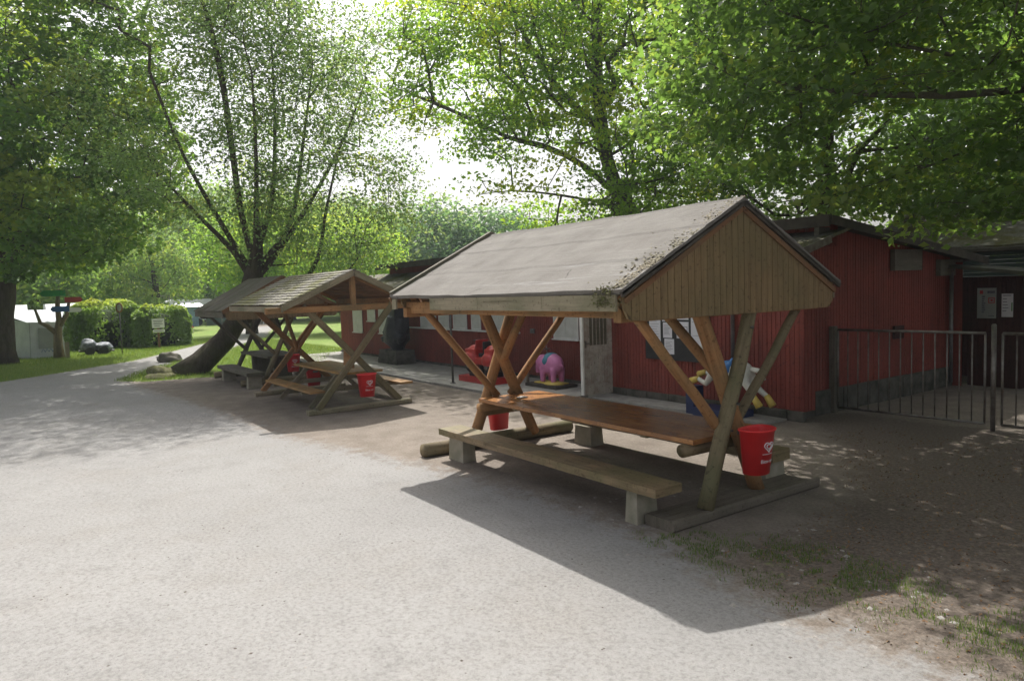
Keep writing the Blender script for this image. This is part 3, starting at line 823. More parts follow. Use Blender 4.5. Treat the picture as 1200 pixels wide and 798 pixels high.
for x in (a1-.12, a0+.12):
    mb = MB(); mb.beam((x, 3.98 if x > -15 else 4.3, 2.09), (x, 7.1, 2.09), .09, .12, ch=.01); mb.build('tie_beam', 'pole_wood', S2)
    mb = MB(); mb.beam((x, c0, 2.15), (x, c0, zr-.04), .10, .10, (0, 1, 0), ch=.01); mb.build('king_post', 'pole_wood', S2)
    for s in (-1, 1):
        mb = MB(); mb.beam((x-.06, c0+s*1.25, 2.2), (x-.06, c0, zr-.07), .07, .10, ch=.01); mb.build('rafter', 'pole_wood', S2)
for y in (4.55, 6.9):
    mb = MB(); mb.beam((a0+.1, y, 2.2), (a1-.1, y, 2.2), .09, .12, ch=.01); mb.build('eave_plate', 'pole_wood', S2)
for x, dd in ((a1-.1, 1), (a0+.1, -1)):
    for (ya, yb, o_) in ((4.9, 6.62, .0), (6.72, 4.72, .07)):
        mb = MB(); mb.beam((x-o_*dd, ya, .10), (x-o_*dd, yb, 2.16), .07, .13, (0, 1, 0) if False else (0, 0, 1), ch=.012)
        mb.build('pole', 'pole_green' if x > -15 else 'pole_wood', S2)
    mb = MB(); mb.beam((x-.04*dd, 4.7, .05), (x-.04*dd, 6.95, .05), .16, .11, ch=.02); mb.build('base_beam', 'plank_grey', S2)
mb = MB(); mb.beam((a1-.55, 5.68, 1.05), (a1-.18, 5.72, 1.0), .05, .3, (0, 0, 1)); mb.build('brace_plate', 'pole_wood', S2)
pole(S2, (a0+.2, 5.78, 1.0), (a0+1.0, 5.2, 2.15), .05, .045); pole(S2, (a0+.2, 5.72, 1.0), (a0+1.0, 6.3, 2.15), .05, .045)

# ------------------------------------------------------------------ shelter three, boarded gable, plank roof
S3 = thing('picnic_shelter', (-21.3, 6.15, 0), 'farthest picnic shelter, dark weathered board roof beside the leaning tree', 'picnic shelter', 'wooden picnic shelters in a row')
b0, b1, c3, f0, f1, z3, r3 = -22.9, -19.6, 6.15, 4.55, 7.75, 2.03, 2.92
for ye in (f0, f1):
    mb = MB(); x = b0
    while x < b1-.02:
        ww = min(random.uniform(.11, .15), b1-x); dz = random.uniform(0, .014)
        mb.beam((x+ww/2, ye-(.02+random.uniform(-.01, .02))*(1 if c3 > ye else -1), z3-.01+dz), (x+ww/2, c3, r3+dz), ww-.008, .025); x += ww
    mb.build('roof', 'old_wood', S3)
    mb = MB(); mb.box(b0, b1, ye-.012, ye+.014, z3-.17, z3-.02); mb.build('fascia_board', 'old_wood', S3)
gable(b1-.05, .03, S3, f0+.06, f1-.06, f0, f1, z3, c3, r3, z3-.24, 'gable_board'); gable(b0+.05, .03, S3, f0+.06, f1-.06, f0, f1, z3, c3, r3, z3-.24, 'old_wood')
barge(b1, S3, f0, f1, z3, c3, r3, .10, .03, 'trim_brown', .03)
for y in (4.85, 7.4):
    mb = MB(); mb.beam((b0+.1, y, 1.98), (b1-.1, y, 1.98), .09, .12, ch=.01); mb.build('eave_plate', 'old_wood', S3)
for x, mt_ in ((b1-.15, 'pole_green'), (b0+.15, 'old_wood')):
    for ya, za, yb, zb, r in ((5.55, .08, 6.55, 2.1, .07), (6.75, .08, 5.7, 2.1, .07), (5.95, .75, 4.8, 1.98, .05), (6.35, .75, 7.45, 1.98, .05)):
        pole(S3, (x-(.08 if ya > 6 else 0), ya, za), (x-(.08 if ya > 6 else 0), yb, zb), r, r*.92, mt_)
    mb = MB(); mb.log((x, 4.95, .09), (x, 7.4, .09), .09, .09, 12, .1); mb.build('base_beam', 'pole_green', S3, smooth=True)
pole(S3, (b0+.2, 6.1, 1.3), (b0+1.0, 6.1, 2.3), .05, .045, 'old_wood'); pole(S3, (b1-.2, 6.1, 1.3), (b1-1.0, 6.1, 2.3), .05, .045, 'old_wood')

# ------------------------------------------------------------------ tables and benches
def plank_top(mb, x0, x1, y0, y1, z, th, k, gap=.006, wav=.006):
    """k boards side by side with slightly wavering edges"""
    w_ = (y1-y0)/k; seg = 14
    for b in range(k):
        ya, yb = y0+b*w_+gap/2, y0+(b+1)*w_-gap/2; jz = random.uniform(-.002, .002); o = random.random()*9
        P = []
        for i in range(seg+1):
            t = i/seg; x = x0+(x1-x0)*t
            ea = wav*mnoise.noise(Vector((x*1.5, b*3.3, 1)))*(1 if b == 0 else .1); eb = wav*mnoise.noise(Vector((x*1.5, b*3.3+3.3, 1)))*(1 if b == k-1 else .1)
            zz = z+jz+.004*mnoise.noise(Vector((x*.8, b, 4)))
            P.append(((x, ya+ea, zz), (x, yb+eb, zz), (x, yb+eb, zz-th), (x, ya+ea, zz-th)))
        for i in range(seg):
            A, B = P[i], P[i+1]
            for m_, n2 in ((0, 1), (1, 2), (2, 3), (3, 0)):
                mb.quad([A[n2], A[m_], B[m_], B[n2]][::-1] if False else [A[m_], B[m_], B[n2], A[n2]], (1, 0, 0))
        mb.quad([P[0][0], P[0][1], P[0][2], P[0][3]], (0, 1, 0)); mb.quad([P[-1][3], P[-1][2], P[-1][1], P[-1][0]], (0, 1, 0))
T1_ = thing('picnic_table', (-6.9, 6.15, 0), 'long glossy reddish brown plank table under the grey felt roof', 'picnic table', 'tables under the shelters')
mb = MB(); plank_top(mb, -8.98, -4.90, 5.62, 6.74, .755, .05, 4); mb.build('tabletop', 'table_red', T1_, bevel=.006)
for x in (-8.2, -6.9, -5.7):
    mb = MB(); mb.box(x-.05, x+.05, 5.72, 6.62, .65, .703); mb.build('batten', 'bench_wood', T1_, bevel=.004)
for x in (-5.0, -8.88):
    mb = MB(); mb.log((x, 5.56, .635), (x, 6.86, .635), .068, .068, 14, .08, 6, .006); mb.build('support_log', 'pole_wood' if x < -6 else 'bench_wood', T1_, smooth=True)
def block_bench(x0, x1, y0, y1, z, legs, label, mat='bench_wood', th=.085):
    t = thing('bench', ((x0+x1)/2, (y0+y1)/2, 0), label, 'bench', 'low benches under the shelters')
    mb = MB(); plank_top(mb, x0, x1, y0, y1, z, th, 1, 0, .02); mb.build('seat', mat, t, bevel=.012)
    for a, b, c, d in legs:
        mb = MB(); e = .015
        mb.hexa([(a-e, c-e, 0), (b+e, c-e, 0), (b+e, d+e, 0), (a-e, d+e, 0), (a, c, z-th-.005), (b, c, z-th-.005), (b, d, z-th-.005), (a, d, z-th-.005)]); mb.build('leg', 'concrete_leg', t, bevel=.012)
    return t
block_bench(-8.86, -4.70, 4.86, 5.23, .43, [(-5.16, -5.02, 4.93, 5.19), (-8.76, -8.40, 4.98, 5.16)], 'thick plank bench on concrete blocks in front of the long red-brown table')
block_bench(-8.75, -4.92, 6.98, 7.30, .42, [(-5.16, -4.98, 6.92, 7.26), (-8.30, -7.95, 6.90, 7.12)], 'plank bench on concrete blocks behind the long red-brown table', th=.13)
mb = MB(); mb.box(-8.58, -8.48, 6.02, 6.16, .76, .775)
mb.ball((-8.53, 6.09, .775), (.05, .05, .012), 12, 6)
solo(mb, 'ashtray', 'iron', (-8.53, 6.09, .757), 'small dark ashtray on the sunlit end of the long table', 'ashtray')
# table two, A-frame with attached benches
T2_ = thing('picnic_table', (-15.6, 5.95, 0), 'varnished A-frame picnic table with attached seats under the shingle roof', 'picnic table', 'tables under the shelters')
mb = MB(); plank_top(mb, -17.2, -14.1, 5.55, 6.45, .75, .045, 5); mb.build('tabletop', 'varnish_wood', T2_, bevel=.005)
mb = MB(); plank_top(mb, -17.15, -14.1, 4.85, 5.16, .43, .045, 1); mb.build('seat', 'varnish_wood', T2_, bevel=.005)
mb = MB(); plank_top(mb, -17.15, -14.1, 6.84, 7.15, .43, .045, 1); mb.build('seat', 'varnish_wood', T2_, bevel=.005)
for x in (-16.6, -14.65):
    for s in (-1, 1):
        mb = MB(); mb.beam((x, 6.0+s*.98, .02), (x, 6.0+s*.3, .70), .05, .10, ch=.008); mb.build('leg', 'plank_grey', T2_)
    mb = MB(); mb.beam((x-.055, 4.88, .36), (x-.055, 7.12, .36), .05, .10, ch=.008); mb.build('seat_bearer', 'plank_grey', T2_)
    mb = MB(); mb.beam((x-.055, 5.6, .66), (x-.055, 6.4, .66), .05, .09, ch=.008); mb.build('top_bearer', 'plank_grey', T2_)
# table three
T3_ = thing('picnic_table', (-20.8, 6.2, 0), 'grey weathered table under the farthest shelter', 'picnic table', 'tables under the shelters')
mb = MB(); plank_top(mb, -22.6, -19.85, 5.7, 6.7, .75, .06, 4); mb.build('tabletop', 'old_wood', T3_, bevel=.006)
for x in (-22.3, -20.2):
    mb = MB(); mb.box(x-.07, x+.07, 5.95, 6.45, 0, .69); mb.build('leg', 'old_wood', T3_, bevel=.006)
block_bench(-22.15, -18.95, 4.9, 5.35, .43, [(-19.25, -19.1, 4.97, 5.3), (-21.9, -21.7, 4.97, 5.3)], 'grey weathered bench nearest the leaning tree trunk', 'old_wood')
block_bench(-22.1, -19.2, 7.05, 7.4, .43, [(-19.5, -19.35, 7.1, 7.35), (-21.9, -21.7, 7.1, 7.35)], 'grey weathered bench on the building side of the farthest shelter', 'old_wood')

# ------------------------------------------------------------------ red building
B = thing('red_building', (-17, 12, 0), 'long low building of dark red vertical boards with white shutters', 'building')
zf = lambda s: 2.74
mb = MB()
board_face(mb, ((-28.1, 11.1, 0), (-11.9, 11.1, 0), lambda s: 2.62), lambda s: .10, .088, (0, -1, 0))
board_face(mb, ((-11.9, 11.1, 0), (-11.9, 10.65, 0), lambda s: 2.8), lambda s: .10, .088, (-1, 0, 0))
board_face(mb, ((-11.9, 10.65, 0), (-6.9, 10.65, 0), lambda s: 2.80), lambda s: .17, .088, (0, -1, 0))
board_face(mb, ((-28.1, 16.2, 0), (-28.1, 11.1, 0), lambda s: 2.62), lambda s: .10, .088, (-1, 0, 0))
def gz_(s):
    y = 10.65+s
    return 2.84+(y-10.65)*.27 if y < 11.35 else 3.30-(y-11.35)*.121
board_face(mb, ((-6.9, 10.65, 0), (-6.9, 10.95, 0), gz_), lambda s: .17, .088, (1, 0, 0))
mb.quad([(-6.905, 10.95, .17), (-7.2, 10.95, .17), (-7.2, 10.95, 2.9), (-6.905, 10.95, 2.9)], (0, 0, 1))
board_face(mb, ((-7.15, 10.952, 0), (-7.15, 16.25, 0), lambda s: gz_(s+.302)), lambda s: .22+.18*min(1, s/2), .088, (1, 0, 0))
board_face(mb, ((-24.4, 11.62, 0), (-6.9, 11.62, 0), lambda s: 3.28), lambda s: 2.9, .088, (0, -1, 0))
mb.quad([(-28.1, 16.25, 0), (-6.9, 16.25, 0), (-6.9, 16.25, 2.6), (-28.1, 16.25, 2.6)], (0, 0, 1))
mb.build('wall', 'red_board', B)
mb = MB()
def rough_strip(p, q, h, t, nrm):
    p = Vector(p); q = Vector(q); L = (q-p).length; d = (q-p)/L; k = int(L/.28); n_ = Vector(nrm)
    for i in range(k):
        a = p+d*(L*i/k+.004); b = p+d*(L*(i+1)/k-.004); o = random.uniform(0, .03)
        mb.beam((a+b)/2-Vector((0, 0, 0))+n_*(t/2-.03+o-.5*(0))-d*(a-b).length/2+Vector((0, 0, h/2)), (a+b)/2+n_*(t/2-.03+o)+d*(a-b).length/2+Vector((0, 0, h/2)), t, h-random.uniform(0, .02), ch=.012)
rough_strip((-28.1, 11.12, -.02), (-11.9, 11.12, -.02), .14, .1, (0, -1, 0))
rough_strip((-11.9, 10.67, -.02), (-6.9, 10.67, -.02), .20, .1, (0, -1, 0))
rough_strip((-6.92, 10.66, -.02), (-6.92, 10.94, -.02), .20, .1, (1, 0, 0))
rough_strip((-7.17, 10.96, -.02), (-7.17, 16.25, -.02), .44, .1, (1, 0, 0))
mb.build('plinth', 'stone_plinth', B)
mb = MB(); slope(mb, -28.4, -11.95, 10.42, 2.50, 11.7, 3.06, .05, 60, 6, .02, 4); slope(mb, -11.95, -6.72, 10.28, 2.80, 11.75, 3.19, .05, 30, 6, .02, 6)
mb.build('roof', ['roof_mossy', 'fascia_dark'], B)
mb = MB(); slope(mb, -24.7, -6.74, 11.15, 3.37, 17.0, 2.66, .07, 60, 10, .01, 9); mb.build('roof', ['felt_dark', 'fascia_dark'], B)
mb = MB(); slope(mb, -28.4, -24.7, 11.7, 3.06, 16.6, 2.66, .05, 10, 6, .02, 9); mb.build('roof', ['roof_mossy', 'fascia_dark'], B)
mb = MB(); mb.box(-24.7, -6.74, 11.12, 11.148, 3.21, 3.40); mb.build('fascia_board', 'fascia_dark', B)
mb = MB(); mb.beam((-6.73, 11.15, 3.32), (-6.73, 17.0, 2.61), .03, .15); mb.build('fascia_board', 'fascia_dark', B)
mb = MB(); mb.beam((-6.70, 10.28, 2.78), (-6.70, 11.10, 2.995), .025, .12); mb.build('verge_flashing', 'galvanised', B)
mb = MB(); mb.box(-28.35, -11.95, 10.38, 10.41, 2.36, 2.48); mb.build('fascia_board', 'fascia_dark', B)
mb = MB(); mb.box(-11.94, -6.74, 10.24, 10.27, 2.64, 2.79); mb.build('fascia_board', 'fascia_dark', B)
mb = MB(); mb.beam((-28.3, 10.33, 2.42), (-12.0, 10.33, 2.40), .09, .07, ch=.02); mb.build('gutter', 'pipe_grey', B)
for y0, y1, z0, z1 in ((11.3, 11.85, 2.93, 3.22), (13.8, 14.85, 2.46, 2.86), (15.6, 16.6, 2.33, 2.66)):
    mb = MB(); mb.box(-7.13, -7.04, y0, y1, z0, z1, (0, 1, 0)); mb.build('purlin_cover', 'purlin_board', B, bevel=.005)
def shutter_window(x0, x1, z0, z1, Y, leaves=2, sill=True, mat='shutter_paint'):
    w_ = MB(); f = .04
    w_.box(x0, x1, Y-.035, Y-.012, z0, z0+f); w_.box(x0, x1, Y-.035, Y-.012, z1-f, z1); w_.box(x0, x0+f, Y-.035, Y-.012, z0+f, z1-f); w_.box(x1-f, x1, Y-.035, Y-.012, z0+f, z1-f)
    win = w_.build('window', 'white_paint', B, bevel=.003)
    for k in range(leaves):
        a = x0+f+(x1-x0-2*f)*k/leaves+.004; b = x0+f+(x1-x0-2*f)*(k+1)/leaves-.004
        s_ = MB(); s_.box(a, b, Y-.030, Y-.014, z0+f+.003, z1-f-.003); o = s_.build('shutter', mat, win, bevel=.003)
    if sill:
        s_ = MB(); s_.box(x0-.03, x1+.03, Y-.075, Y-.012, z0-.03, z0-.002); s_.build('sill', 'white_paint', win, bevel=.004)
    return win
shutter_window(-14.06, -13.10, 1.10, 1.86, 11.1)
for a, b in ((-21.1, -20.05), (-19.88, -19.24), (-18.98, -18.18), (-17.93, -17.42), (-16.93, -16.02)): shutter_window(a, b, 1.22, 1.95, 11.1, 1 if b-a < .9 else 2, False)
mb = MB(); mb.box(-22.0, -15.5, 11.02, 11.085, 1.17, 1.215); mb.build('long_sill', 'white_paint', B, bevel=.004)
for a, b, c, d, k in ((-26.75, -25.85, .90, 1.85, 1), (-25.35, -24.65, 1.35, 1.85, 1), (-24.35, -23.4, .92, 1.9, 2), (-23.1, -22.3, 1.2, 1.95, 1)): shutter_window(a, b, c, d, 11.1, k)
mb = MB(); mb.box(-12.88, -11.98, 11.075, 11.085, .06, 2.08); mb.build('doorway_dark_panel', 'dark_void', B)  # near-black panel in place of the unlit room behind the opening
mb = MB(); mb.box(-13.0, -12.86, 11.02, 11.09, .06, 2.14); mb.box(-12.86, -11.93, 11.02, 11.09, 2.06, 2.14); mb.build('door_frame', 'white_paint', B, bevel=.005)
# weathered door leaf standing open
D = MB(); h0 = Vector((-11.42, 10.55, .07)); h1 = Vector((-11.52, 9.84, .07)); dd = (h1-h0).normalized(); nn = Vector((dd.y, -dd.x, 0)); Wd = (h1-h0).length
def dbox(mb, s0, s1, z0, z1, t0, t1, L=(0, 0, 1)):
    c = [h0+dd*s0+nn*t0, h0+dd*s1+nn*t0, h0+dd*s1+nn*t1, h0+dd*s0+nn*t1]
    mb.hexa([q+Vector((0, 0, z0)) for q in c]+[q+Vector((0, 0, z1)) for q in c], L)
dbox(D, 0, Wd, 0, 2.0, -.02, .012)
for s0, s1, z0, z1 in ((0, .09, 0, 2), (Wd-.09, Wd-.001, 0, 2), (.09, Wd-.09, 1.9, 2), (.09, Wd-.09, 0, .24), (.09, Wd-.09, .90, 1.02)):
    dbox(D, s0, s1, z0, z1, .013, .03); dbox(D, s0, s1, z0, z1, -.035, -.021)
dr = D.build('door', 'door_wood', B)
for z0, z1 in ((.24, .90), (1.02, 1.90)):
    P = MB()
    for k in range(5):
        s = .13+k*(Wd-.26)/5; dbox(P, s, s+(Wd-.26)/5-.03, z0+.03, z1-.03, .013, .022); dbox(P, s, s+(Wd-.26)/5-.03, z0+.03, z1-.03, -.031, -.021)
    P.build('panel', 'door_wood' if z0 < 1 else 'old_wood', dr)
P = MB(); dbox(P, Wd+.001, Wd+.035, 0, 2.0, -.05, .05); P.build('edge_strip', 'white_paint', dr)
P = MB(); dbox(P, Wd-.06, Wd-.03, 1.0, 1.15, -.05, -.036); dbox(P, Wd-.16, Wd-.03, 1.08, 1.10, -.075, -.055); P.build('handle', 'galvanised', dr)
mb = MB(); mb.tube([(-8.28, 10.59, .1), (-8.28, 10.59, 2.5), (-8.28, 10.35, 2.72)], .035, 10); mb.build('drainpipe', 'pipe_grey', B, smooth=True)
mb = MB(); mb.tube([(-7.05, 16.1, .1), (-7.05, 16.1, 2.4)], .04, 10); mb.build('drainpipe', 'pipe_grey', B, smooth=True)
mb = MB(); mb.box(-15.02, -14.86, 11.05, 11.085, 1.2, 1.32); mb.ball((-14.94, 11.04, 1.26), .035, 10, 6); mb.build('wall_socket', 'pipe_grey', B, bevel=.004)
mb = MB(); mb.box(-7.135, -7.09, 13.9, 14.25, 1.15, 1.4); mb.build('letter_box', 'dark_board', B, bevel=.01)

# notice case with papers
NB = thing('notice_board', (-9.4, 10.62, .9), 'black notice case with white paper sheets on the red wall beside the door', 'notice board')
mb = MB(); mb.box(-10.42, -8.82, 10.575, 10.638, .86, 2.02); mb.build('case', 'black_paint', NB, bevel=.006)
Yp = 10.57
def sheet(x0, x1, z0, z1, lines, pic=False):
    s_ = MB(); s_.box(x0, x1, Yp-.002, Yp+.003, z0, z1); sh = s_.build('paper_sheet', 'paper', NB)
    t_ = MB(); n = lines
    for i in range(n):
        z = z1-.05-(z1-z0-.1)*i/max(1, n); a = x0+.03; b = x1-.03-random.random()*.08
        t_.box(a, b, Yp-.0045, Yp-.0025, z-.006, z)
    if pic:
        t_.box(x0+.03, x1-.03, Yp-.0045, Yp-.0025, z0+.04, z0+.05); t_.box(x0+.03, x1-.03, Yp-.0045, Yp-.0025, z1-.1, z1-.09)
        t_.box(x0+.03, x0+.04, Yp-.0045, Yp-.0025, z0+.05, z1-.1); t_.box(x1-.04, x1-.03, Yp-.0045, Yp-.0025, z0+.05, z1-.1)
    if t_.v: t_.build('printing', 'ink', sh)
sheet(-10.3, -10.0, 1.22, 1.92, 12); sheet(-9.95, -9.72, 1.62, 1.95, 5); sheet(-9.93, -9.70, 1.30, 1.60, 8); sheet(-9.9, -9.65, .98, 1.28, 7)
sheet(-9.58, -9.28, 1.30, 1.62, 0, True); sheet(-9.58, -9.28, 1.66, 1.95, 4); sheet(-9.22, -8.96, 1.06, 1.93, 3)

# ------------------------------------------------------------------ kiddie rides and the covered machine
def blobby(mb, name, mat, parent, vox=.022, smooth=6):
    o = mb.build(name, mat, parent)
    r = o.modifiers.new('r', 'REMESH'); r.mode = 'VOXEL'; r.voxel_size = vox; r.use_smooth_shade = True
    s = o.modifiers.new('s', 'SMOOTH'); s.factor = .5; s.iterations = smooth
    return o
PG = thing('kiddie_ride', (-13.2, 10.3, 0), 'pink plastic animal ride with teal saddle beside the white shuttered window', 'kiddie ride')
px, py = -13.2, 10.3
mb = MB()
mb.ball((px+.02, py, .58), (.36, .22, .26), 18, 12); mb.ball((px-.30, py, .60), (.20, .18, .20), 16, 10)
mb.tube([(px-.40, py, .60), (px-.50, py, .48), (px-.52, py-.0, .34)], [.11, .08, .055], 12)
for s in (-1, 1):
    mb.ball((px-.26, py+s*.17, .66), (.10, .04, .13), 12, 8)
    for dx in (-.18, .22): mb.tube([(px+dx, py+s*.12, .5), (px+dx, py+s*.12, .17)], [.085, .06], 12)
mb.tube([(px+.36, py, .62), (px+.43, py, .56), (px+.42, py, .48)], [.02, .018, .015], 8)
blobby(mb, 'body', 'pink_plastic', PG)
mb = MB(); mb.ball((px+.0, py, .74), (.16, .19, .12), 16, 10); mb.ball((px+.0, py-.17, .66), (.11, .07, .10), 12, 8); mb.ball((px, py+.17, .66), (.11, .07, .1), 12, 8); blobby(mb, 'saddle', 'teal_plastic', PG)
mb = MB(); mb.tube([(px-.14, py, .74), (px-.17, py, 1.0)], .014, 8); mb.tube([(px-.16, py-.11, .93), (px-.16, py+.11, .93)], .013, 8); mb.build('handlebar', 'galvanised', PG, smooth=True)
for s in (-1, 1):
    mb = MB(); mb.ball((px-.43, py+s*.11, .66), .022, 8, 6); mb.build('eye', 'black_paint', PG, smooth=True)
mb = MB(); mb.box(px-.62, px+.55, py-.32, py+.32, .055, .13); mb.build('platform', 'fascia_dark', PG, bevel=.02)
mb = MB(); mb.ball((px+.15, py-.05, .14), (.30, .22, .07), 16, 8); mb.box(px-.45, px+.4, py-.2, py+.2, .131, .165); blobby(mb, 'base_pad', 'yellow_plastic', PG)
mb = MB(); mb.box(px-.60, px-.55, py-.3, py-.25, .13, .55); mb.build('coin_post', 'galvanised', PG, bevel=.005)

RD = thing('kiddie_ride', (-15.2, 9.75, 0), 'red vehicle ride with black seat and wheels on a red base', 'kiddie ride')
rx, ry = -15.2, 9.75
mb = MB(); mb.box(rx-.75, rx+.75, ry-.34, ry+.34, .055, .20); mb.build('base', 'red_plastic', RD, bevel=.04)
mb = MB(); mb.box(rx-.45, rx+.5, ry-.2, ry+.2, .201, .33); mb.build('pedestal', 'black_paint', RD, bevel=.03)
mb = MB()
mb.box(rx-.62, rx-.14, ry-.21, ry+.21, .52, .88); mb.box(rx-.62, rx+.62, ry-.21, ry+.21, .50, .68); mb.box(rx+.28, rx+.62, ry-.21, ry+.21, .55, .90)
mb.ball((rx-.38, ry, .86), (.26, .19, .12), 18, 10); mb.ball((rx+.42, ry, .88), (.2, .2, .12), 18, 10)
for dx in (-.42, .42):
    for s_ in (-1, 1): mb.ball((rx+dx, ry+s_*.22, .62), (.24, .08, .17), 16, 10)
mb.beam((rx-.18, ry, .85), (rx-.10, ry, 1.12), .40, .03, (1, 0, 0))
blobby(mb, 'body', 'red_plastic', RD, .02, 5)
mb = MB(); mb.box(rx-.02, rx+.26, ry-.17, ry+.17, .70, .78); mb.box(rx+.18, rx+.27, ry-.17, ry+.17, .76, 1.08); mb.build('seat', 'rubber', RD, bevel=.03)
for s_ in (-1, 1):
    mb = MB(); mb.ball((rx-.63, ry+s_*.13, .76), (.03, .055, .055), 12, 8); mb.build('headlight', 'white_plastic', RD, smooth=True)
mb = MB(); mb.box(rx-.68, rx-.63, ry-.2, ry+.2, .50, .57); mb.build('bumper', 'galvanised', RD, bevel=.012)
for dx in (-.42, .42):
    for s in (-1, 1):
        w_ = MB(); w_.ball((rx+dx, ry+s*.2, .48), (.19, .06, .19), 20, 12); wh = w_.build('wheel', 'rubber', RD, smooth=True)
        w_ = MB(); w_.ball((rx+dx, ry+s*.245, .48), (.09, .03, .09), 16, 8); w_.build('rim', 'galvanised', wh, smooth=True)
mb = MB(); mb.tube([(rx-.28, ry, .92), (rx-.22, ry, 1.10)], .015, 8); mb.tube([(rx-.22, ry-.18, 1.10), (rx-.22, ry+.18, 1.10)], .016, 8); mb.build('handlebar', 'black_paint', RD, smooth=True)

HS = thing('kiddie_ride', (-8.0, 10.15, 0), 'white galloping horse ride with blue saddle and yellow hooves on a navy base', 'kiddie ride')
hx, hy = -8.0, 10.15
mb = MB()
mb.ball((hx+.02, hy, .80), (.36, .17, .19), 18, 12); mb.ball((hx+.25, hy, .82), (.2, .17, .19), 16, 10); mb.ball((hx-.27, hy, .84), (.17, .15, .18), 16, 10)
mb.tube([(hx-.30, hy, .88), (hx-.46, hy, 1.08), (hx-.52, hy, 1.20)], [.14, .10, .085], 14)
mb.tube([(hx-.48, hy, 1.22), (hx-.62, hy, 1.16), (hx-.74, hy, 1.07)], [.09, .07, .05], 14)
for s in (-1, 1):
    mb.tube([(hx-.50, hy+s*.05, 1.27), (hx-.49, hy+s*.06, 1.36)], [.03, .008], 8)
    mb.tube([(hx-.28, hy+s*.10, .78), (hx-.44, hy+s*.11, .62+.05*s), (hx-.62, hy+s*.11, .70+.05*s)], [.085, .055, .045], 12)
    mb.tube([(hx+.32, hy+s*.10, .78), (hx+.48, hy+s*.11, .55), (hx+.62+.05*s, hy+s*.11, .42)], [.10, .06, .045], 12)
blobby(mb, 'body', 'white_plastic', HS)
for s in (-1, 1):
    mb = MB(); mb.tube([(hx-.60, hy+s*.11, .70+.05*s), (hx-.78, hy+s*.11, .64+.05*s)], [.05, .062], 12); mb.build('hoof', 'yellow_plastic', HS, smooth=True)
    mb = MB(); mb.tube([(hx+.60+.05*s, hy+s*.11, .44), (hx+.72+.05*s, hy+s*.11, .28)], [.05, .065], 12); mb.build('hoof', 'yellow_plastic', HS, smooth=True)
mb = MB(); mb.ball((hx+.0, hy, .92), (.18, .16, .09), 16, 8); mb.ball((hx+.10, hy, .99), (.07, .13, .08), 14, 8); mb.ball((hx, hy-.15, .85), (.12, .05, .12), 12, 8); mb.ball((hx, hy+.15, .85), (.12, .05, .12), 12, 8); blobby(mb, 'saddle', 'blue_plastic', HS)
mb = MB(); mb.ball((hx+.22, hy, .92), (.09, .165, .10), 14, 8); blobby(mb, 'saddle_cloth', 'green_plastic', HS)
mb = MB(); mb.tube([(hx-.36, hy+.0, 1.02), (hx-.46, hy, 1.22), (hx-.52, hy, 1.32)], [.03, .05, .03], 8); mb.build('mane', 'yellow_plastic', HS, smooth=True)
mb = MB(); mb.tube([(hx+.44, hy, .88), (hx+.60, hy, .86), (hx+.70, hy, .72)], [.04, .05, .02], 10); mb.build('tail', 'white_plastic', HS, smooth=True)
mb = MB(); mb.tube([(hx, hy, .16), (hx, hy, .66)], .07, 12); mb.build('column', 'black_paint', HS, smooth=True)
mb = MB(); mb.box(hx-.62, hx+.28, hy-.26, hy+.26, .0, .15); mb.build('base', 'navy_paint', HS, bevel=.03)
mb = MB(); mb.box(hx-.86, hx-.68, hy-.16, hy+.1, .0, .50); mb.box(hx-.85, hx-.69, hy-.172, hy-.16, .30, .46); mb.build('coin_box', 'navy_paint', HS, bevel=.015)
mb = MB(); mb.box(hx-.81, hx-.73, hy-.180, hy-.172, .34, .43); mb.build('coin_plate', 'blue_plastic', HS)

CM = thing('covered_machine', (-21.6, 10.4, 0), 'machine hooded in black tarpaulin standing on a stacked timber plinth', 'covered machine')
mb = MB()
for k in range(3):
    mb.box(-22.3+k*.02, -20.9-k*.04, 10.05+.02*k, 10.75, .055+k*.15, .055+k*.15+.145)
mb.build('plinth', 'stone_plinth', CM, bevel=.02)
mb = MB()
mb.box(-21.72, -21.12, 10.15, 10.68, 1.15, 1.95)
mb.tube([(-21.45, 10.42, .5), (-21.45, 10.42, .62), (-21.5, 10.4, .80), (-21.5, 10.4, 1.2), (-21.42, 10.4, 1.6)], [.2, .24, .44, .40, .33], 18, .25)
mb.ball((-22.02, 10.36, 1.12), (.24, .2, .26), 14, 9, .5, 2); mb.ball((-22.0, 10.3, .86), (.26, .22, .16), 14, 9, .5, 5); mb.ball((-21.2, 10.3, .9), (.22, .2, .2), 14, 9, .5, 8)
o = blobby(mb, 'tarpaulin', 'tarp', CM, .03, 2)
mb = MB()
for z in (.98, 1.5): mb.tube([(-21.45+.385*math.cos(t*.2618)*(1 if z < 1.2 else .9), 10.4+.33*math.sin(t*.2618)*(1 if z < 1.2 else .9), z) for t in range(25)], .012, 5)
mb.build('lashing', 'iron', CM)

PO = thing('signpost_pole', (-15.55, 9.0, 0), 'thin dark metal pole standing in the slab pavement', 'pole')
mb = MB(); mb.tube([(-15.55, 9.0, .04), (-15.55, 9.0, 2.42)], .028, 10); mb.build('shaft', 'iron', PO, smooth=True)
mb = MB(); mb.lathe([(.07, .05), (.07, .075), (.03, .085)], (-15.55, 9.0, 0), 14); mb.build('base_plate', 'iron', PO, smooth=True)

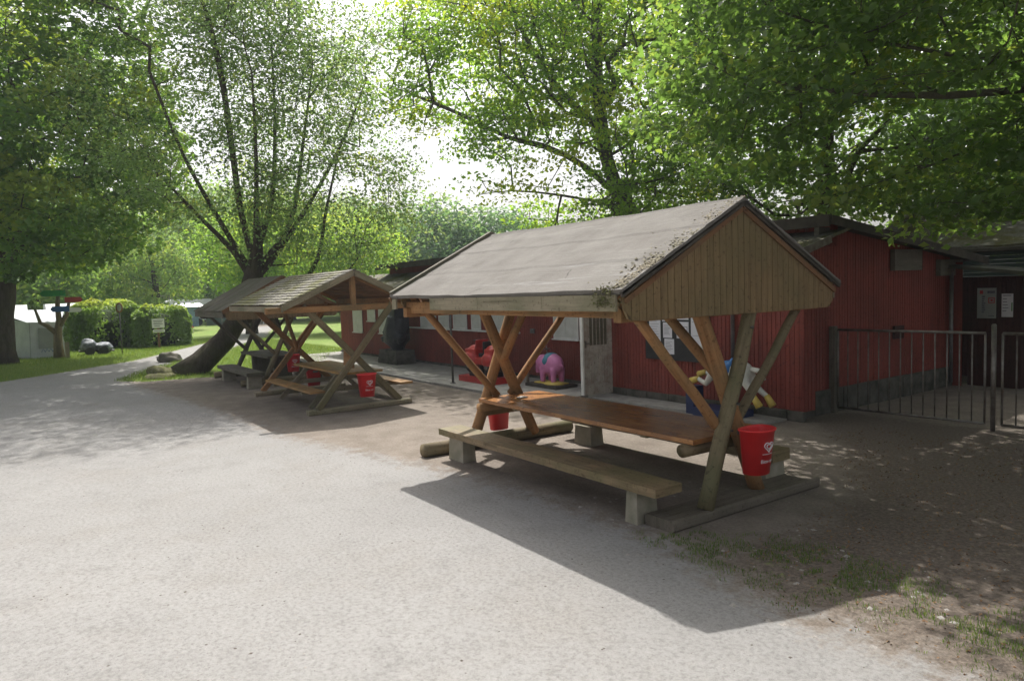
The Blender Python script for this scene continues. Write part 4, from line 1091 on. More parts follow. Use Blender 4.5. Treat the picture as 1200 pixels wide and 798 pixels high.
# ------------------------------------------------------------------ metal gate and hut behind
GT = thing('gate', (-5.9, 11.85, 0), 'rusty upright-bar metal gate panel hung between the building and the round steel post', 'gate', 'bar gate panels beside the building')
def gate(root, x0, x1, y0, y1, n):
    P0 = Vector((x0, y0, 0)); P1 = Vector((x1, y1, 0)); at_ = lambda t, z: P0.lerp(P1, t)+Vector((0, 0, z))
    for z in (.10, 1.46):
        mb = MB(); mb.tube([at_(0, z), at_(1, z)], .022, 8); mb.build('rail', 'galvanised', root, smooth=True)
    for k in range(n+1):
        t = k/n; mb = MB(); mb.tube([at_(t, .10), at_(t, 1.46)], .017 if k in (0, n) else .011, 6); mb.build('bar', 'galvanised', root, smooth=True)
gate(GT, -7.0, -4.74, 11.80, 11.92, 13)
G2 = thing('gate', (-3.4, 12.0, 0), 'bar gate panel running out of the picture beyond the round steel post', 'gate', 'bar gate panels beside the building')
gate(G2, -4.52, -2.2, 11.95, 12.05, 13)
mb = MB(); mb.box(-7.13, -7.03, 11.74, 11.84, 0, 1.52)
solo(mb, 'gate_post', 'old_wood', (-7.18, 11.78, 0), 'dark square wooden gate post against the red gable wall', 'gate post', bevel=.008)
mb = MB(); mb.tube([(-4.63, 11.93, 0), (-4.63, 11.93, 1.58)], .034, 14); mb.ball((-4.63, 11.93, 1.58), (.034, .034, .025), 14, 6)
solo(mb, 'gate_post', 'galvanised', (-4.63, 11.93, 0), 'round steel gate post between the two bar gate panels', 'gate post', smooth=True)

HT = thing('hut', (-5, 19.5, 0), 'dark boarded hut with green cladding and mossy tiled roof behind the bar gate', 'hut')
mb = MB(); board_face(mb, ((-9.5, 18.0, 0), (1.5, 18.0, 0), lambda s: 2.1), lambda s: 0, .10, (0, -1, 0)); mb.box(-9.4, 1.4, 18.05, 22.9, 0, 2.1); mb.build('wall', 'dark_board', HT)
mb = MB()
for k in range(9): mb.beam((-9.6, 17.97-.012*(k % 2), 2.15+k*.09), (1.6, 17.97-.012*(k % 2), 2.15+k*.09), .03, .085)
mb.build('cladding', 'green_metal', HT)
mb = MB(); slope(mb, -10, 2, 17.6, 2.92, 20.6, 4.2, .08, 60, 14, .05, 12); slope(mb, -10, 2, 23.6, 2.92, 20.6, 4.2, .08, 20, 6, .05, 13); mb.build('roof', ['roof_mossy', 'fascia_dark'], HT)
mb = MB(); mb.beam((-10, 17.58, 2.86), (2, 17.58, 2.86), .10, .10, ch=.02); mb.build('gutter', 'fascia_dark', HT)
mb = MB()
for k in range(12):
    mb.beam((-6.0+k*.28, 17.9, .6), (-5.1+k*.28, 17.9, 2.05), .015, .03, (0, 1, 0)); mb.beam((-5.1+k*.28, 17.88, .6), (-6.0+k*.28, 17.88, 2.05), .015, .03, (0, 1, 0))
mb.build('trellis', 'plank_grey', HT)
PR = thing('porch', (-6.4, 16.6, 0), 'dark boarded porch with two posters at the corner of the red building', 'porch')
mb = MB(); board_face(mb, ((-7.14, 16.5, 0), (-5.92, 16.5, 0), lambda s: 2.28), lambda s: .25, .09, (0, -1, 0)); mb.box(-6.9, -5.94, 16.52, 17.3, 0, 2.28); mb.build('wall', 'dark_board', PR)
mb = MB(); mb.beam((-7.0, 16.55, 2.52), (-5.3, 16.55, 2.28), 1.4, .07); mb.build('roof', 'felt_dark', PR)
P1_ = thing('poster', (-6.53, 16.45, 1.75), 'larger white poster with a dark column of print and a red block', 'poster')
mb = MB(); mb.box(-6.71, -6.36, 16.462, 16.478, 1.43, 2.05); mb.build('sheet', 'canvas_grey', P1_)
def marks(root, mat, rects, Y):
    mb = MB()
    for a, b, c, d in rects: mb.box(a, b, Y-.003, Y, c, d)
    mb.build('printing', mat, root)
marks(P1_, 'ink', [(-6.52, -6.38, 1.94, 1.99)]+[(-6.62, -6.62+random.uniform(.03, .07), 1.86-i*.045, 1.89-i*.045) for i in range(8)]+[(-6.5, -6.39, 1.47, 1.485)], 16.460)
marks(P1_, 'ink_red', [(-6.66, -6.60, 1.93, 2.0)], 16.460)
marks(P1_, 'ink_red', [(-6.5, -6.385, 1.74, 1.755), (-6.5, -6.385, 1.84, 1.855), (-6.5, -6.485, 1.755, 1.84), (-6.4, -6.385, 1.755, 1.84), (-6.46, -6.42, 1.78, 1.82)], 16.460)
P2_ = thing('poster', (-6.16, 16.45, 1.7), 'smaller pale notice with a green edge mark', 'poster')
mb = MB(); mb.box(-6.26, -6.06, 16.462, 16.478, 1.46, 1.93); mb.build('sheet', 'paper', P2_)
marks(P2_, 'ink', [(-6.24, -6.09, 1.885, 1.9)]+[(-6.24, -6.24+random.uniform(.06, .12), 1.82-i*.06, 1.832-i*.06) for i in range(5)], 16.460)
marks(P2_, 'ink_green', [(-6.085, -6.065, 1.58, 1.75)], 16.460)

# ------------------------------------------------------------------ trees
tree('maple_tree', (-36.0, -.3, 0), [(-36.0, -.3, -.1), (-35.9, -.25, 1.5), (-35.8, 0, 3.4), (-35.6, .3, 6), (-35.2, .6, 9.5), (-35, .8, 12)],
     [((-35, .5, 9.5), (7.5, 6.5, 5.8), 1), ((-31, 2.3, 7), (4.0, 3.2, 3.6), 1.3), ((-30, 1.5, 11), (4, 4, 4), 1), ((-33, .3, 5.0), (3.2, 3.0, 1.8), 1.3), ((-32.6, 1.8, 3.9), (1.7, 1.3, .9), 1.5)],
     'leaf_maple', 'bark_dark', 'dense dark maple with thick straight trunk beside the white awning', ncl=400, per=135, lsize=.26, spread=(.85, .85, .42), r_base=.42, minsep=.95, tintc=.42, yellow=.6)

tree('leaning_tree', (-24.7, 4.8, 0), [(-24.75, 4.5, -.15), (-24.7, 5.0, .35), (-24.65, 5.75, 1.05), (-24.6, 6.35, 1.9), (-24.6, 6.75, 2.9), (-24.5, 6.9, 3.9), (-24.4, 7.0, 5.0)],
     [((-24.2, 7.2, 8.2), (4.2, 3.6, 5.0), 1), ((-23.6, 9.2, 7.2), (3.0, 2.9, 4.2), 1), ((-24.4, 5.0, 8.2), (3.0, 2.6, 3.8), 1), ((-23.9, 9.6, 10.6), (3.1, 3.0, 3.2), .8), ((-24.8, 5.5, 12), (3.4, 3.2, 3), .7), ((-22.0, 8.5, 5.4), (3.0, 2.2, 1.8), .7), ((-27.2, 4.8, 14.6), (5.2, 5.2, 1.7), 3.0), ((-23.0, 10.2, 6.2), (2.0, 1.8, 3.2), .8), ((-25.2, 3.4, 7.4), (2.2, 1.8, 3.4), .8)],  # the flat dense topmost cluster is out of view, added to shade the drive
     'leaf_airy', 'bark_dark', 'airy tree with strongly leaning mossy trunk that forks beside the farthest shelter', ncl=860, per=98, lsize=.122, spread=(.9, .9, .55), r_base=.34, minsep=.5, tintc=.5, up_bias=.5, flare=1.7, limb_r=.08,
     limbs=[[(-24.6, 6.0, 1.35), (-24.35, 6.9, 1.9), (-24.0, 8.0, 2.6), (-23.8, 8.7, 3.6), (-23.6, 9.0, 5.2), (-23.4, 9.6, 7.6)],
            [(-24.55, 6.7, 2.9), (-24.7, 6.2, 3.9), (-25.0, 5.3, 5.0), (-25.4, 4.2, 6.4)], [(-24.5, 6.8, 3.4), (-24.3, 6.4, 5.2), (-24.2, 6.2, 7.4), (-24.4, 6.0, 10), (-25.5, 5.6, 13.5)],
            [(-24.5, 6.9, 3.9), (-24.2, 7.4, 5.6), (-24.1, 7.6, 8.0), (-24.0, 7.6, 10.5)], [(-24.5, 6.85, 3.3), (-24.0, 7.9, 4.8), (-23.8, 8.4, 7.4), (-23.6, 8.8, 10)],
            [(-24.5, 6.9, 3.0), (-24.2, 7.6, 4.0), (-24.0, 8.6, 5.5), (-23.8, 9.8, 7.6), (-23.6, 10.7, 9.8)], [(-24.55, 6.75, 3.1), (-24.8, 5.9, 4.8), (-25.0, 4.9, 7.0), (-25.1, 4.1, 9.5)],
            [(-24.5, 6.8, 3.2), (-23.4, 6.6, 4.6), (-22.6, 6.5, 6.6), (-22.2, 6.4, 9)]], tip=.0062)

tree('beech_tree', (-18.2, 17.9, 0), [(-18.1, 18.1, 0), (-18.0, 17.9, 2.0), (-17.9, 17.5, 4.8), (-18.1, 17.0, 5.9), (-18.3, 16.7, 7.6), (-18.2, 16.5, 10), (-18, 16.4, 12.5)],
     [((-18.3, 16.2, 11.2), (5.0, 4.6, 4.6), 1), ((-19.8, 14.2, 9.4), (3.4, 3.4, 3.0), 1.3), ((-20.6, 12.6, 9.0), (2.6, 2.6, 1.9), 1.2), ((-20.0, 13.4, 11.5), (3.2, 3.2, 2.6), 1), ((-17.4, 17.2, 7.0), (3.6, 3.0, 2.6), 1.2), ((-19.6, 14.9, 5.8), (2.3, 2.2, 1.0), 1.8), ((-18.6, 16.8, 5.0), (3.2, 2.6, 1.5), 2.2), ((-16.6, 17.6, 5.2), (3.4, 2.2, 1.8), 1.4)],
     'leaf_beech', 'bark_grey', 'spreading yellow-green tree with a long limb reaching out over the grey felt roof', ncl=590, per=92, lsize=.16, spread=(.95, .95, .28), r_base=.34, minsep=.66, tintc=.42, yellow=.6,
     limbs=[[(-18.0, 17.3, 5.2), (-18.7, 16.3, 6.4), (-19.4, 15.1, 7.1), (-20.0, 14.1, 7.4), (-20.8, 12.7, 8.2), (-21.4, 11.3, 8.8)], [(-18.0, 17.4, 5.0), (-19.4, 15.8, 5.5), (-20.3, 14.4, 5.7), (-21.0, 13.4, 5.6)],
            [(-18.3, 16.7, 7.6), (-19.2, 15.4, 9.2), (-19.8, 14.2, 11.5)]], tip=.014)

def T4keep(p):
    # only wood and leaves above the building roof and clear of the yard
    return p.z > (3.95 if p.x < -6.3 and p.y > 10 else 3.05)
tree('hornbeam_tree', (-1.6, 14.6, 0), [(-1.6, 14.6, 0), (-1.7, 14.4, 2.5), (-2.0, 13.9, 4.6), (-2.6, 13.2, 6.2), (-3.2, 12.4, 8.2), (-3.6, 11.8, 10)],
     [((-6.4, 9.6, 5.7), (2.0, 2.2, 1.8), 1.7), ((-5.2, 10.8, 5.2), (2.6, 2.4, 1.5), 1.7), ((-4.2, 9.6, 7.4), (3.6, 3.4, 2.2), .8), ((-8.0, 11.6, 6.2), (2.8, 2.2, 2.2), 1.3), ((-3.6, 11.4, 4.8), (2.2, 1.8, 1.0), 1.5), ((-3.2, 7.8, 8.0), (3.4, 2.6, 1.8), .9), ((-1.2, 9.0, 6.5), (2.8, 3.2, 1.8), .8), ((-6.0, 13.0, 4.6), (2.2, 1.6, .9), 1.2), ((0.5, 8.2, 7.5), (3, 3, 1.8), .6), ((-2.2, 12.6, 6.0), (3.2, 2.6, 2.4), 1.2), ((-.5, 11.4, 4.6), (1.8, 1.6, 1.0), 1), ((-4.4, 10.9, 4.0), (2.6, 1.8, .8), 1.6), ((-5.6, 9.9, 4.1), (1.2, 1.0, .7), 1.5), ((-5.4, 12.0, 3.5), (1.0, 1.3, .5), 2.2), ((-3.4, 11.3, 3.7), (2.0, 1.2, .5), 2), ((-2.6, 12.4, 4.2), (2, 1.6, .9), 1.3)],
     'leaf_near', 'bark_grey', 'large leafy tree whose boughs hang over the red gable and bar gate', ncl=900, per=84, lsize=.142, spread=(.62, .62, .22), r_base=.13, minsep=.48, tintc=.36, yellow=.5, keep=T4keep,
     limbs=[[(-2.0, 13.9, 4.6), (-3.4, 12.6, 4.9), (-5.0, 11.2, 4.9), (-6.4, 10.2, 5.2), (-7.4, 9.4, 5.6)], [(-2.6, 13.2, 6.2), (-4.6, 11.6, 7.2), (-6.6, 10.6, 7.6)], [(-2.6, 13.2, 6.2), (-2.2, 10.6, 7.2), (-2.2, 8.4, 7.8)]], tip=.006)

tree('lime_tree', (-12.4, 20.5, 0), [(-12.4, 20.5, 0), (-12.4, 20.3, 2.6), (-12.2, 20, 5), (-12.1, 19.8, 8), (-12, 19.6, 11)],
     [((-12, 18.8, 7.4), (5.0, 3.8, 3.8), 1), ((-9.4, 19.5, 6.4), (4.2, 3.2, 2.8), 1), ((-12, 19.4, 11.5), (5.4, 4, 3.4), .8)],
     'leaf_near', 'bark_dark', 'dark green tree standing behind the middle of the red building', ncl=330, per=120, lsize=.17, spread=(.95, .95, .5), r_base=.32, minsep=.75, tintc=.33, yellow=.2)
tree('lime_tree', (-2.5, 25.5, 0), [(-2.5, 25.5, 0), (-2.5, 25.4, 3), (-2.6, 25.2, 6), (-2.6, 25, 10)],
     [((-3.5, 25, 7.4), (7.5, 3.6, 4.2), 1), ((-8.5, 25.6, 6.6), (4.8, 3.2, 3.8), 1), ((-4.5, 25, 4.8), (7, 3, 1.6), 1)],
     'leaf_far', 'bark_dark', 'dark tree behind the mossy hut roof', ncl=330, per=120, lsize=.26, spread=(1.3, 1.3, .7), r_base=.34, minsep=.95, tintc=.3)

# trees standing round the meadow, each its own
bgt = [  # x, y, height, radius, leaf, label
 (-60, 33.5, 11, 5.4, 'leaf_bluish', 'bluish green round tree just left of the beech, above the roof end'),
 (-57, 38.5, 10, 4.6, 'leaf_bluish', 'second bluish round tree, its top showing beside the beech branch'),
 (-66, 27.5, 10.5, 4.8, 'leaf_far', 'fresh green tree above the open-gabled shelter roof'),
 (-62, 1.5, 8.5, 4.2, 'leaf_far', 'round green tree just behind the yellow-topped hedge'),
 (-63, 9.5, 8.0, 4.0, 'leaf_far', 'green tree behind the gap between hedge and leaning tree'),
 (-60, -5, 8.5, 4.2, 'leaf_far', 'green tree just behind the white caravans'),
 (-43.5, 18.0, 7.2, 3.3, 'leaf_beech', 'low sunlit yellow-green tree behind the two small shelters'),
 (-49, 13.2, 8.2, 3.4, 'leaf_beech', 'sunlit yellow-green tree right behind the leaning trunk fork'),
 (-74, 24, 13, 6.0, 'leaf_far', 'broad green meadow tree behind the leaning tree fork'),
 (-84, 18, 15, 6.5, 'leaf_far', 'tall green tree behind the distant caravans'),
 (-92, 12, 14, 6.5, 'leaf_far', 'bluish tree at the far end of the meadow right of the hedge'),
 (-88, 5, 15, 6.5, 'leaf_far', 'green tree rising behind the right half of the hedge'),
 (-96, -2, 16, 7.5, 'leaf_far', 'dark bluish tree rising behind the left half of the hedge'),
 (-84, -8, 14, 6.5, 'leaf_far', 'green tree behind the white awning'),
 (-78, 34, 13, 6.0, 'leaf_bluish', 'bluish meadow tree behind the building end wall'),
 (-104, 24, 18, 8, 'leaf_far', 'tall hazy tree in the far row of the meadow'),
 (-110, 8, 19, 8.5, 'leaf_bluish', 'tallest hazy tree of the far row above the hedge end'),
 (-98, 40, 17, 7.5, 'leaf_far', 'far row tree right of the caravans'),
 (-108, -16, 18, 9, 'leaf_bluish', 'far row tree seen through the maple'),
]
for i, (x, y, h, r, lm, lb) in enumerate(bgt):
    tree('meadow_tree', (x, y, 0), [(x, y, 0), (x+.1, y, h*.2), (x, y+.2, h*.45), (x, y, h*.8)],
         ([((x, y, h*.56), (r, r, h*.42), 1), ((x+r*.35, y-r*.3, h*.34), (r*.75, r*.7, h*.24), 1)] if x < -50 else [((x, y, h*.66), (r, r, h*.32), 1)]), lm, 'bark_dark', lb, group='trees round the meadow',
         ncl=120 if y > -20 else 60, per=100, lsize=(.46 if r > 4 else .24), spread=((1.9, 1.9, 1.2) if r > 4 else (1.1, 1.1, .7)), r_base=.35, minsep=1.5 if r > 4 else .8, tintc=.45 if i % 2 else .58, twigs=0, flare=1.2, up_bias=.7)

# hedge
def hedge(base, x0, x1, y0, y1, h, label, mat, n, ls, yt=.0, core='moss'):
    root = thing('hedge', base, label, 'hedge')
    pos = []; nr = []; ti = []
    cx, cy, hx_, hy_ = (x0+x1)/2, (y0+y1)/2, (x1-x0)/2, (y1-y0)/2
    for k in range(n):
        u = Vector(rng.normal(size=3)).normalized()
        if u.z < 0: u.z *= -1
        # superellipsoid shell
        e = .45; s = lambda v: math.copysign(abs(v)**e, v)
        lump = 1+.10*mnoise.noise(Vector((u.x*3.1+cx, u.y*3.1, u.z*3)))+.05*mnoise.noise(Vector((u.x*9, u.y*9, u.z*9+cx)))
        dpt = 1-abs(random.gauss(0, .035))
        p = Vector((cx+s(u.x)*hx_*lump*dpt, cy+s(u.y)*hy_*lump*dpt, min(1, s(u.z))*h*lump*dpt))
        if random.random() < .35: p.z = random.random()*p.z
        pos.append(p); q = Vector(rng.normal(size=3))*.6+u; nr.append(q)
        ti.append(.22+.15*random.random()+yt*max(0, (p.z/h-.72))*2.6+.25*mnoise.noise(p*.9))  # sunlit top put into the tint: leaves turn yellower towards the top
    leaf_mesh('foliage', np.array(pos), np.array(nr), ls*rng.uniform(.7, 1.3, n), np.clip(np.array(ti), 0, 1), mat, root)
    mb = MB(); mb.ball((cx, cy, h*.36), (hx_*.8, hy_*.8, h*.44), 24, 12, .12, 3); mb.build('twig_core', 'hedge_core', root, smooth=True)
    return root
hedge((-44, 3.8, 0), -46.5, -41.9, 2.3, 6.2, 2.5, 'tall clipped hedge with its top tinted sunlit yellow beside the gravel path', 'leaf_hedge', 14000, .17, .7)
hedge((-42.2, 6.6, 0), -44.5, -40.4, 5.1, 8.0, 2.15, 'lower darker rounded end hedge beside the white notice sign', 'leaf_hedge', 10000, .16, .55)

# ------------------------------------------------------------------ camp site on the left
AW = thing('awning_tent', (-39.5, .8, 0), 'white camping awning with grey side wall and arched window panel beside the maple trunk', 'tent')
def pane(mb, pts, th=.02):
    P = [Vector(p) for p in pts]; n_ = (P[1]-P[0]).cross(P[2]-P[0]).normalized()*th
    A = P; Bq = [p+n_ for p in P]; mb.quad(A[::-1]); mb.quad(Bq)
    for i in range(len(P)):
        j = (i+1) % len(P); mb.quad([A[i], A[j], Bq[j], Bq[i]])
mb = MB(); pane(mb, [(-38.0, .70, 0), (-38.0, 2.1, 0), (-38.2, 1.85, 1.55), (-38.2, .75, 1.6)]); mb.build('front_wall', 'canvas_white', AW)
mb = MB(); pane(mb, [(-38.0, .70, 0), (-38.2, .75, 1.6), (-41.5, -.9, 2.0), (-41.5, -1.0, 0)]); mb.build('side_wall', 'canvas_grey', AW)
mb = MB(); pane(mb, [(-38.15, .65, 1.6), (-38.15, 1.9, 1.55), (-40.0, 2.2, 2.1), (-41.6, -.6, 2.15)]); mb.build('roof', 'canvas_white', AW)
mb = MB(); pane(mb, [(-37.97, 1.0, .45), (-37.97, 1.75, .45), (-38.13, 1.6, 1.3), (-38.13, 1.05, 1.35)], .015); mb.build('window', 'canvas_grey', AW)
mb = MB()
for k in range(5): mb.tube([(-37.93, 1.1+k*.14, .28), (-37.93, 1.17+k*.14, .42), (-37.93, 1.24+k*.14, .28)], .012, 5)
mb.build('trim_pattern', 'sign_blue', AW)
for i, (y0, lb) in enumerate(((-.2, 'white caravan behind the awning, nearest the maple trunk'), (2.6, 'white caravan end showing between the carved post and the hedge'))):
    CV = thing('caravan', (-44.5-i, y0, 0), lb, 'caravan', 'caravans behind the awning')
    mb = MB(); x0, x1 = -46.5-i, -42.6-i; n_ = 10
    prof = [(x0, .45), (x0-.05, 1.2), (x0+.25, 2.15), (x0+.6, 2.4), (x1-.6, 2.4), (x1-.2, 2.1), (x1+.05, 1.2), (x1, .45)]
    A = [(p[0], y0-1.0, p[1]) for p in prof]; Bq = [(p[0], y0+1.0, p[1]) for p in prof]
    mb.quad(A[::-1], (1, 0, 0)); mb.quad(Bq, (1, 0, 0))
    for k in range(len(A)): mb.quad([A[k], A[(k+1) % 8], Bq[(k+1) % 8], Bq[k]])
    mb.build('body', 'caravan_white', CV, bevel=.06)
    mb = MB(); mb.box(x1-.02, x1+.055, y0-.7, y0+.7, 1.3, 1.8); mb.build('window', 'glass_dark', CV)
    for s in (-1, 1):
        mb = MB(); mb.tube([((x0+x1)/2, y0+s*.9, .33), ((x0+x1)/2, y0+s*1.05, .33)], .33, 18); mb.build('wheel', 'rubber', CV)
BC = thing('trailer', (-37.9, 3.15, 0), 'low loaded trailer under a silvery striped cover beside the hedge', 'trailer')
mb = MB(); mb.ball((-38.0, 2.9, .42), (.4, .36, .32), 16, 10, .3, 1); mb.ball((-37.9, 3.5, .30), (.45, .38, .28), 16, 10, .3, 4); blobby(mb, 'cover', 'trailer_cover', BC, .05, 3)
mb = MB(); mb.tube([(-37.8, 2.5, .22), (-37.6, 3.9, .18)], .04, 8); mb.build('frame', 'black_paint', BC)
for y in (2.9, 3.45):
    mb = MB(); mb.tube([(-37.52, y, .2), (-37.42, y, .2)], .2, 16); mb.build('wheel', 'rubber', BC)

SP = thing('carved_signpost', (-37.0, 1.75, 0), 'carved forked tree stump carrying green, red, blue and white direction boards', 'signpost')
mb = MB()
mb.tube([(-37, 1.72, -.05), (-37, 1.7, .6), (-37, 1.72, 1.2), (-37, 1.8, 1.7), (-37, 1.78, 2.3), (-37, 1.85, 3.0)], [.22, .18, .15, .11, .10, .06], 14, .25)
mb.tube([(-37, 1.68, 1.1), (-37, 1.35, 1.45), (-37, 1.1, 1.6), (-37, .95, 2.2)], [.11, .09, .08, .05], 12, .2)
mb.tube([(-37, 1.8, 1.45), (-37, 2.1, 1.9), (-37, 2.25, 2.6)], [.12, .09, .05], 12, .2)
mb.build('stump', 'pole_green', SP, smooth=True)
for y0, y1, z0, z1, mt_, lb, d in ((1.25, 2.1, 2.72, 2.97, 'sign_green', 'green arrow board', -1), (2.05, 2.65, 2.44, 2.66, 'sign_red', 'faded red arrow board', 1), (1.58, 2.2, 2.04, 2.28, 'sign_blue', 'blue arrow board', -1), (2.15, 2.6, 2.0, 2.20, 'caravan_white', 'white arrow board', 1)):
    mb = MB(); x = -36.80 if mt_ != 'caravan_white' else -36.84
    tipy = y1+.08 if d > 0 else y0-.08
    pr = [(y0, z0), (y1, z0)] + ([(tipy, (z0+z1)/2)] if d > 0 else []) + [(y1, z1), (y0, z1)] + ([(tipy, (z0+z1)/2)] if d < 0 else [])
    A = [(x, a, b) for a, b in pr]; Bq = [(x+.03, a, b) for a, b in pr]; mb.quad(A[::-1], (0, 1, 0)); mb.quad(Bq, (0, 1, 0))
    for k in range(len(A)): mb.quad([A[k], A[(k+1) % len(A)], Bq[(k+1) % len(A)], Bq[k]])
    mb.box(x-.14, x, (y0+y1)/2-.03, (y0+y1)/2+.03, (z0+z1)/2-.03, (z0+z1)/2+.03)
    o = mb.build('arrow_board', mt_, SP); o['label'] = lb
mb = MB(); mb.box(-36.72, -36.60, 1.92, 2.08, 0, .72); mb.build('side_stump', 'plank_grey', SP, bevel=.02)

LP = thing('path_lamp', (-37.1, 4.15, 0), 'thin dark pole with oval brown plate standing on the lawn before the hedge', 'pole')
mb = MB(); mb.tube([(-37.1, 4.15, 0), (-37.1, 4.15, 1.95)], .025, 8); mb.build('shaft', 'iron', LP, smooth=True)
mb = MB(); mb.ball((-37.1, 4.15, 2.12), (.05, .15, .24), 16, 10); mb.build('plate', 'trim_brown', LP, smooth=True)
mb = MB(); mb.ball((-37.05, 4.15, 2.12), (.03, .09, .16), 14, 8); mb.build('plate_face', 'canvas_grey', LP, smooth=True)
WS = thing('notice_sign', (-39.8, 6.15, 0), 'white notice board with smaller strip below on a brown post before the dark hedge', 'sign')
mb = MB(); mb.box(-39.9, -39.82, 6.08, 6.18, 0, 1.5); mb.build('post', 'trim_brown', WS)
mb = MB(); mb.box(-39.81, -39.78, 5.85, 6.42, 1.02, 1.48); mb.build('board', 'caravan_white', WS, bevel=.008)
mb = MB(); mb.box(-39.81, -39.78, 5.88, 6.42, .80, .94); mb.build('board', 'caravan_white', WS, bevel=.008)
mb = MB()
for z, a, b in ((1.38, 5.9, 6.36), (1.30, 5.92, 6.3), (1.22, 5.92, 6.34), (1.12, 5.95, 6.2), (.87, 5.93, 6.36)): mb.box(-39.779, -39.775, a, b, z-.014, z+.014)
mb.build('printing', 'ink', WS)
mb = MB(); mb.ball((-30.4, 5.0, .10), (.36, .42, .28), 20, 12, .5, 3); blob = solo(mb, 'boulder', 'rock', (-30.4, 5.0, 0), 'low dark boulder on the grass island by the leaning tree roots', 'boulder', smooth=True)
mb = MB(); mb.ball((-24.9, 4.1, -.02), (.6, .75, .34), 20, 12, .55, 6); mb.ball((-24.3, 3.7, -.02), (.4, .5, .18), 16, 10, .5, 9); solo(mb, 'root_mound', 'moss', (-24.9, 4.1, 0), 'mossy mound of soil at the foot of the leaning tree', 'mound', smooth=True)

# far end of the meadow
def caravan(x, y, L, h, label, win=True, name='caravan'):
    CV = thing(name, (x, y, 0), label, 'caravan', 'caravans at the far end of the meadow')
    prof = [(y-L/2, .5), (y-L/2, 1.3), (y-L/2+.35, h-.15), (y-L/2+.7, h), (y+L/2-.7, h), (y+L/2-.3, h-.2), (y+L/2, 1.3), (y+L/2, .5)]
    mb = MB(); A = [(x-1.1, p[0], p[1]) for p in prof]; Bq = [(x+1.1, p[0], p[1]) for p in prof]; mb.quad(A[::-1]); mb.quad(Bq)
    for k in range(8): mb.quad([A[k], A[(k+1) % 8], Bq[(k+1) % 8], Bq[k]])
    mb.build('body', 'caravan_white', CV)
    mb = MB(); mb.box(x+1.1, x+1.12, y-L*.3, y-L*.05, 1.3, 1.9); mb.box(x+1.1, x+1.12, y+L*.12, y+L*.32, 1.3, 1.9); mb.build('window', 'glass_dark', CV)
    for s in (-.12, .12):
        mb = MB(); mb.tube([(x+.95, y+s*L, .33), (x+1.15, y+s*L, .33)], .33, 14); mb.build('wheel', 'rubber', CV)
caravan(-84, 24.0, 5.5, 2.6, 'distant white caravan seen between the posts of the open-gabled shelter, left one')
caravan(-84, 30.3, 5.5, 2.7, 'distant white caravan nearest the red building end wall')
caravan(-72, 13.8, 4.6, 2.45, 'distant white caravan right beside the hedge with a blue awning in front')
AN = thing('awning_tent', (-69.5, 13.2, 0), 'distant blue awning with white roof right beside the hedge', 'tent')
mb = MB(); mb.box(-70.2, -69.2, 12.3, 14.0, 0, 1.75); mb.build('wall', 'cloth_blue', AN)
mb = MB(); mb.beam((-70.6, 12.1, 2.0), (-68.6, 12.1, 1.75), .1, .05); mb.hexa([(-70.4, 12.0, 1.8), (-68.9, 12.0, 1.76), (-68.9, 14.6, 1.76), (-70.4, 14.6, 1.8), (-70.4, 12.2, 2.1), (-69.2, 12.2, 1.9), (-69.2, 14.4, 1.9), (-70.4, 14.4, 2.1)]); mb.build('roof', 'caravan_white', AN)
FN = thing('wind_screen', (-68, 15.8, 0), 'dark green wind screen fence in front of the distant caravans', 'fence')
mb = MB(); mb.box(-68.1, -68.0, 14.4, 17.0, .05, 1.1); mb.build('cloth', 'green_metal', FN)
for y in (14.4, 15.7, 17.0):
    mb = MB(); mb.tube([(-68, y, 0), (-68, y, 1.25)], .03, 6); mb.build('post', 'galvanised', FN)
GO = thing('goal_frame', (-66, 18.2, 0), 'small white goal frame on the sunny meadow', 'goal')
mb = MB(); mb.tube([(-66, 17.3, 0), (-66, 17.3, 1.2), (-66, 18.8, 1.2), (-66, 18.8, 0)], .05, 8); mb.build('frame', 'caravan_white', GO)
mb = MB()
for k in range(9): mb.beam((-66, 17.4+k*.165, 1.2), (-66.7, 17.4+k*.165, .0), .012, .012)
for k in range(5): mb.beam((-66-k*.14, 17.35, 1.2-k*.24), (-66-k*.14, 18.75, 1.2-k*.24), .012, .012)
mb.build('net', 'canvas_grey', GO)
CH = thing('camping_chair', (-55.5, 10.6, 0), 'small red and white folding chair out on the meadow beside the hedge', 'chair')
mb = MB(); mb.box(-55.8, -55.3, 10.35, 10.85, .4, .44); mb.build('seat', 'cloth_red', CH)
mb = MB(); mb.beam((-55.8, 10.6, .42), (-55.95, 10.6, .95), .5, .04, (1, 0, 0)); mb.build('backrest', 'cloth_red', CH)
for dx in (-.22, .22):
    for dy in (-.22, .22):
        mb = MB(); mb.tube([(-55.55+dx, 10.6+dy, .4), (-55.55-dx*.3+dx, 10.6+dy, 0)], .02, 6); mb.build('leg', 'caravan_white', CH)

# plant behind the gate
PP = thing('potted_shrub', (-3.75, 12.9, 0), 'leafy potted shrub behind the bar gate', 'plant')
mb = MB(); mb.lathe([(0, 0), (.17, 0), (.22, .32), (.24, .33), (.24, .37), (.19, .37), (.18, .3), (0, .3)], (-3.75, 12.9, 0), 20); mb.build('pot', 'red_plastic', PP, smooth=False)
n_ = 420; g = rng.normal(size=(n_, 3)); pos = np.array([-3.75, 12.9, .72])+g*np.array([.22, .22, .17])
leaf_mesh('foliage', pos, g+np.array([0, 0, .7]), rng.uniform(.07, .13, n_), np.clip(rng.normal(.5, .15, n_), 0, 1), 'leaf_near', PP, .4)
mb = MB()
for k in range(9): mb.tube([(-3.75, 12.9, .3), (-3.75+random.gauss(0, .16), 12.9+random.gauss(0, .16), .8)], .006, 4)
mb.build('stem', 'bark_dark', PP)

